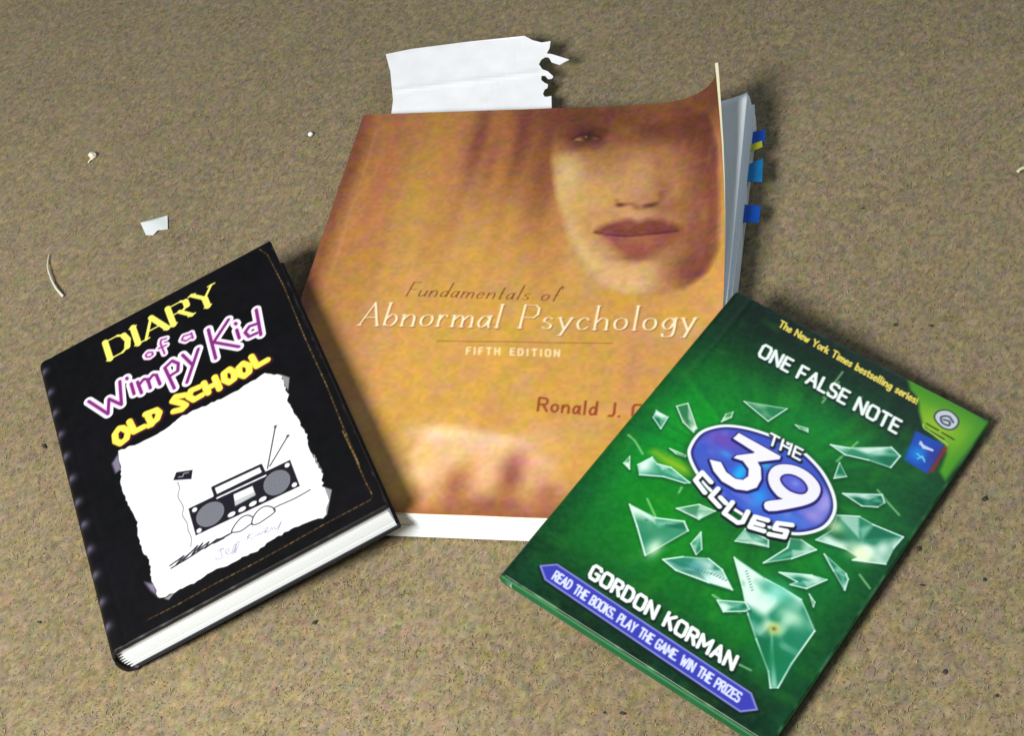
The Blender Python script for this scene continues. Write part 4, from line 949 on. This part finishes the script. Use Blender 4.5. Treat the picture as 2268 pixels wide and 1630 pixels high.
# ------------------------------------------------------------------ loose paper and crumbs
def sheet(name, pts, zf, thick, mat, step, parent=None):
    """thin sheet of paper with an exact outline, bent by zf(x, y)"""
    p = np.array(pts); n = len(p)
    v = [Vector(q) for q in p]; lo, hi = p.min(0), p.max(0)
    def inside(x, y):
        c = False
        for a, b in zip(p, np.roll(p, -1, 0)):
            if (a[1] > y) != (b[1] > y) and x < (b[0] - a[0]) * (y - a[1]) / (b[1] - a[1]) + a[0]: c = not c
        return c
    for x in np.arange(lo[0], hi[0], step):
        for y in np.arange(lo[1], hi[1], step):
            if inside(x, y): v.append(Vector((x, y)))
    vo, eo, fo, *_ = delaunay_2d_cdt(v, [], [list(range(n))], 1, 1e-5)
    bm = bmesh.new()
    bv = [bm.verts.new((q[0] * CM, q[1] * CM, zf(q[0], q[1]) * CM)) for q in vo]
    for f in fo:
        try: bm.faces.new([bv[i] for i in f])
        except ValueError: pass
    bmesh.ops.recalc_face_normals(bm, faces=bm.faces)
    if sum(f.normal.z for f in bm.faces) < 0: bmesh.ops.reverse_faces(bm, faces=bm.faces)
    r = bmesh.ops.extrude_face_region(bm, geom=bm.faces[:])
    for e in r['geom']:
        if isinstance(e, bmesh.types.BMVert): e.co.z += thick * CM
    bmesh.ops.recalc_face_normals(bm, faces=bm.faces)
    me = bpy.data.meshes.new(name); bm.to_mesh(me); bm.free()
    me.materials.append(mat)
    o = bpy.data.objects.new(name, me); scene.collection.objects.link(o)
    return o

def lumpy(name, c, r, mat, sx=1, sy=1, sz=1, amp=.25, sub=2, rot=0.0):
    bm = bmesh.new(); bmesh.ops.create_icosphere(bm, subdivisions=sub, radius=1)
    cr, sr = math.cos(rot), math.sin(rot)
    for v in bm.verts:
        k = r * (1 + rng.uniform(-amp, amp)); x, y, z = v.co.x * k * sx, v.co.y * k * sy, v.co.z * k * sz
        v.co = Vector((x * cr - y * sr, x * sr + y * cr, z + r * sz * .7)) * CM
    me = bpy.data.meshes.new(name); bm.to_mesh(me); bm.free(); me.materials.append(mat)
    o = bpy.data.objects.new(name, me); scene.collection.objects.link(o); o.location = (c[0] * CM, c[1] * CM, -0.06 * CM)
    return o

def strand(name, pts, r0, mat):
    P = [np.array(p) for p in pts]; V, F = [], []; k = 6; n = len(P)
    for i, p in enumerate(P):
        t = P[min(i + 1, n - 1)] - P[max(i - 1, 0)]; t = t / np.linalg.norm(t)
        a = np.cross(t, [0, 0, 1]); a /= np.linalg.norm(a); b = np.cross(t, a); rr = r0(i / (n - 1))
        for j in range(k):
            th = 2 * math.pi * j / k; V.append(tuple(p + rr * (a * math.cos(th) + b * math.sin(th))))
    for i in range(n - 1):
        for j in range(k): F.append((i * k + j, i * k + (j + 1) % k, (i + 1) * k + (j + 1) % k, (i + 1) * k + j))
    F += [tuple(range(k))[::-1], tuple(range((n - 1) * k, n * k))]
    return link(name, V, F, mat, None, True)

def debris():
    g = GROUND_ART
    white = plain('white_paper', (0.90, 0.905, 0.92), .7, .05, 70, .2)
    fluff_m = plain('pale_fluff', (0.80, 0.74, 0.58), .9, .1, 400, .3)
    dark = plain('dark_crumb', (0.045, 0.036, 0.036), .9, .4, 300, .3)
    # torn notebook sheet tucked into the textbook
    m = [np.array(p) for p in g['mark']]
    loc = [OR_R.T @ (np.array([p[0], p[1], 0]) - OR_T) for p in m]
    uv = [(l[0], l[1]) for l in loc]
    i0 = max(range(len(uv)), key=lambda i: (uv[i][0] > 9, -uv[i][1]))
    out = []
    for q in uv:
        if abs(q[0] - 6) < 3 and q[1] < 31: continue
        out.append(q)
    # run the two long sides on down between the pages
    ur = max(q[0] for q in out if q[1] < 30.2); ul = min(q[0] for q in out if q[1] < 30.2)
    res = []
    for q in out: res.append(q)
    k = max(i for i, q in enumerate(res) if q[0] > 9 and q[1] < 30.6)
    res[k + 1:k + 1] = [(ur + .05, 25.0), (ul + .5, 25.0)]
    fine = []
    def zf(u, v):
        t = max(0.0, v - 28.4)
        rise = 0.012 * t * t * max(0, (u + 1) / 12)
        fold = 0.10 * max(0.0, (v - 35.2)) * max(0, (u - 8.0) / 2) if v > 35.2 else 0
        edge = 0.07 * max(0.0, 0.8 - abs(u - (-.2 + (35.5 - v) * .26))) / .8 * min(1, t / 2)
        return 0.998 + rise + fold - edge * .0 + 0.03 * math.sin(u * .5) * min(1, t / 3) + 0.035 * max(0, 1 - abs(v - 31.6 - .12 * u) / .35) + 0.03 * max(0, 1 - abs(u - 7.2 - .3 * (v - 31)) / .3) * min(1, t)
    o = sheet('notebook_sheet', res, zf, 0.012, white, 0.22)
    mm = Matrix([list(r) for r in OR_R]).to_4x4(); mm.translation = Vector(OR_T.tolist()) * CM
    o.matrix_world = mm
    tag(o, 'white notebook sheet with torn perforated edge, tucked between the pages of the orange textbook', 'paper')
    # scrap of paper
    s = sheet('paper_scrap', g['scrap'], lambda x, y: 0.02 + 0.05 * math.sin(x * 3.1 + y), 0.012, plain('grey_white_paper', (0.70, 0.74, 0.74), .7, .03, 150, .1), 0.25)
    tag(s, 'small torn white scrap of paper on the carpet above the black book', 'paper scrap')
    # lint ball, white bead, thread ends
    c = g['fluff'][0]
    o = lumpy('lint_ball', c, .26, fluff_m, amp=.22, sub=2)
    tag(o, 'pale lint ball with a short tail on the carpet, upper left', 'lint')
    t0, t1 = np.array([*c, .05]), np.array([*g['fluff'][1], .0])
    st = strand('lint_tail', [t0 + (t1 - t0) * f * 1.05 + np.array([.02 * math.sin(6 * f), 0, 0]) for f in np.linspace(0, 1, 6)], lambda f: .075 * (1 - .5 * f), fluff_m)
    st.parent = o; st.matrix_parent_inverse = Matrix.Translation(Vector((c[0] * CM, c[1] * CM, -0.06 * CM))).inverted()
    tag(lumpy('paper_crumb', g['dot'][0], .15, white, amp=.15), 'tiny round white crumb on the carpet left of the orange book top', 'crumb')
    th = smooth_line(g['thread'], 5)
    tag(strand('thread', [(p[0], p[1], .04 + .12 * math.sin(math.pi * i / (len(th) - 1))) for i, p in enumerate(th)], lambda f: .035 + .05 * f, plain('cream_thread', (0.68, 0.66, 0.54), .7, .1, 300, .2)), 'curved cream thread lying on the carpet at the far left', 'thread')
    rt_ = smooth_line(g['right'], 4)
    tag(strand('thread', [(p[0], p[1], .04 + .06 * math.sin(math.pi * i / (len(rt_) - 1))) for i, p in enumerate(rt_)], lambda f: .09, plain('yellow_thread', (0.66, 0.66, 0.42), .7, .1, 300, .2)), 'short pale yellow thread end at the right edge of the carpet', 'thread')
    labs = ['dark purple crumb beside the spine of the black book', 'round black crumb right of the green book corner', 'black crumb close to the right edge of the green book, below its middle',
            'tiny dark speck on the carpet right of the blue page tabs', 'black speck above the green book, nearer its top edge', 'black speck above the green book, farther right of the pair',
            'dark crumb on the carpet below the bottom edge of the black book', 'faint dark speck right of the green book, under the larger black crumb', 'faint dark speck at far right level with the glass splinters',
            'dark crumb at the lower right of the carpet', 'black crumb below the blue banner end of the green book', 'smaller dark crumb left of the black one below the blue banner', 'dark thin speck at lower left, left of the black book spine', 'dark speck in the bottom right corner of the carpet']
    sz = [(.20, 1.5, .7), (.20, 1, 1), (.17, 1.2, .8), (.10, 1.3, .8), (.14, 1, 1), (.13, 1.4, .8), (.17, .8, 1.3), (.11, 1.4, .7), (.12, 1.2, .8), (.17, 1.0, 1.2), (.16, 1.4, .8), (.11, 1.2, .8), (.12, .7, 1.8), (.13, 1, 1)]
    for p, l, (r, a, b) in zip(g['crumbs'], labs, sz):
        r *= .6
        tag(lumpy('carpet_crumb', p, r, dark, a, b, .5, .35, 2, rng.uniform(0, 3)), l, 'crumb', 'dark crumbs scattered on the carpet')
debris()
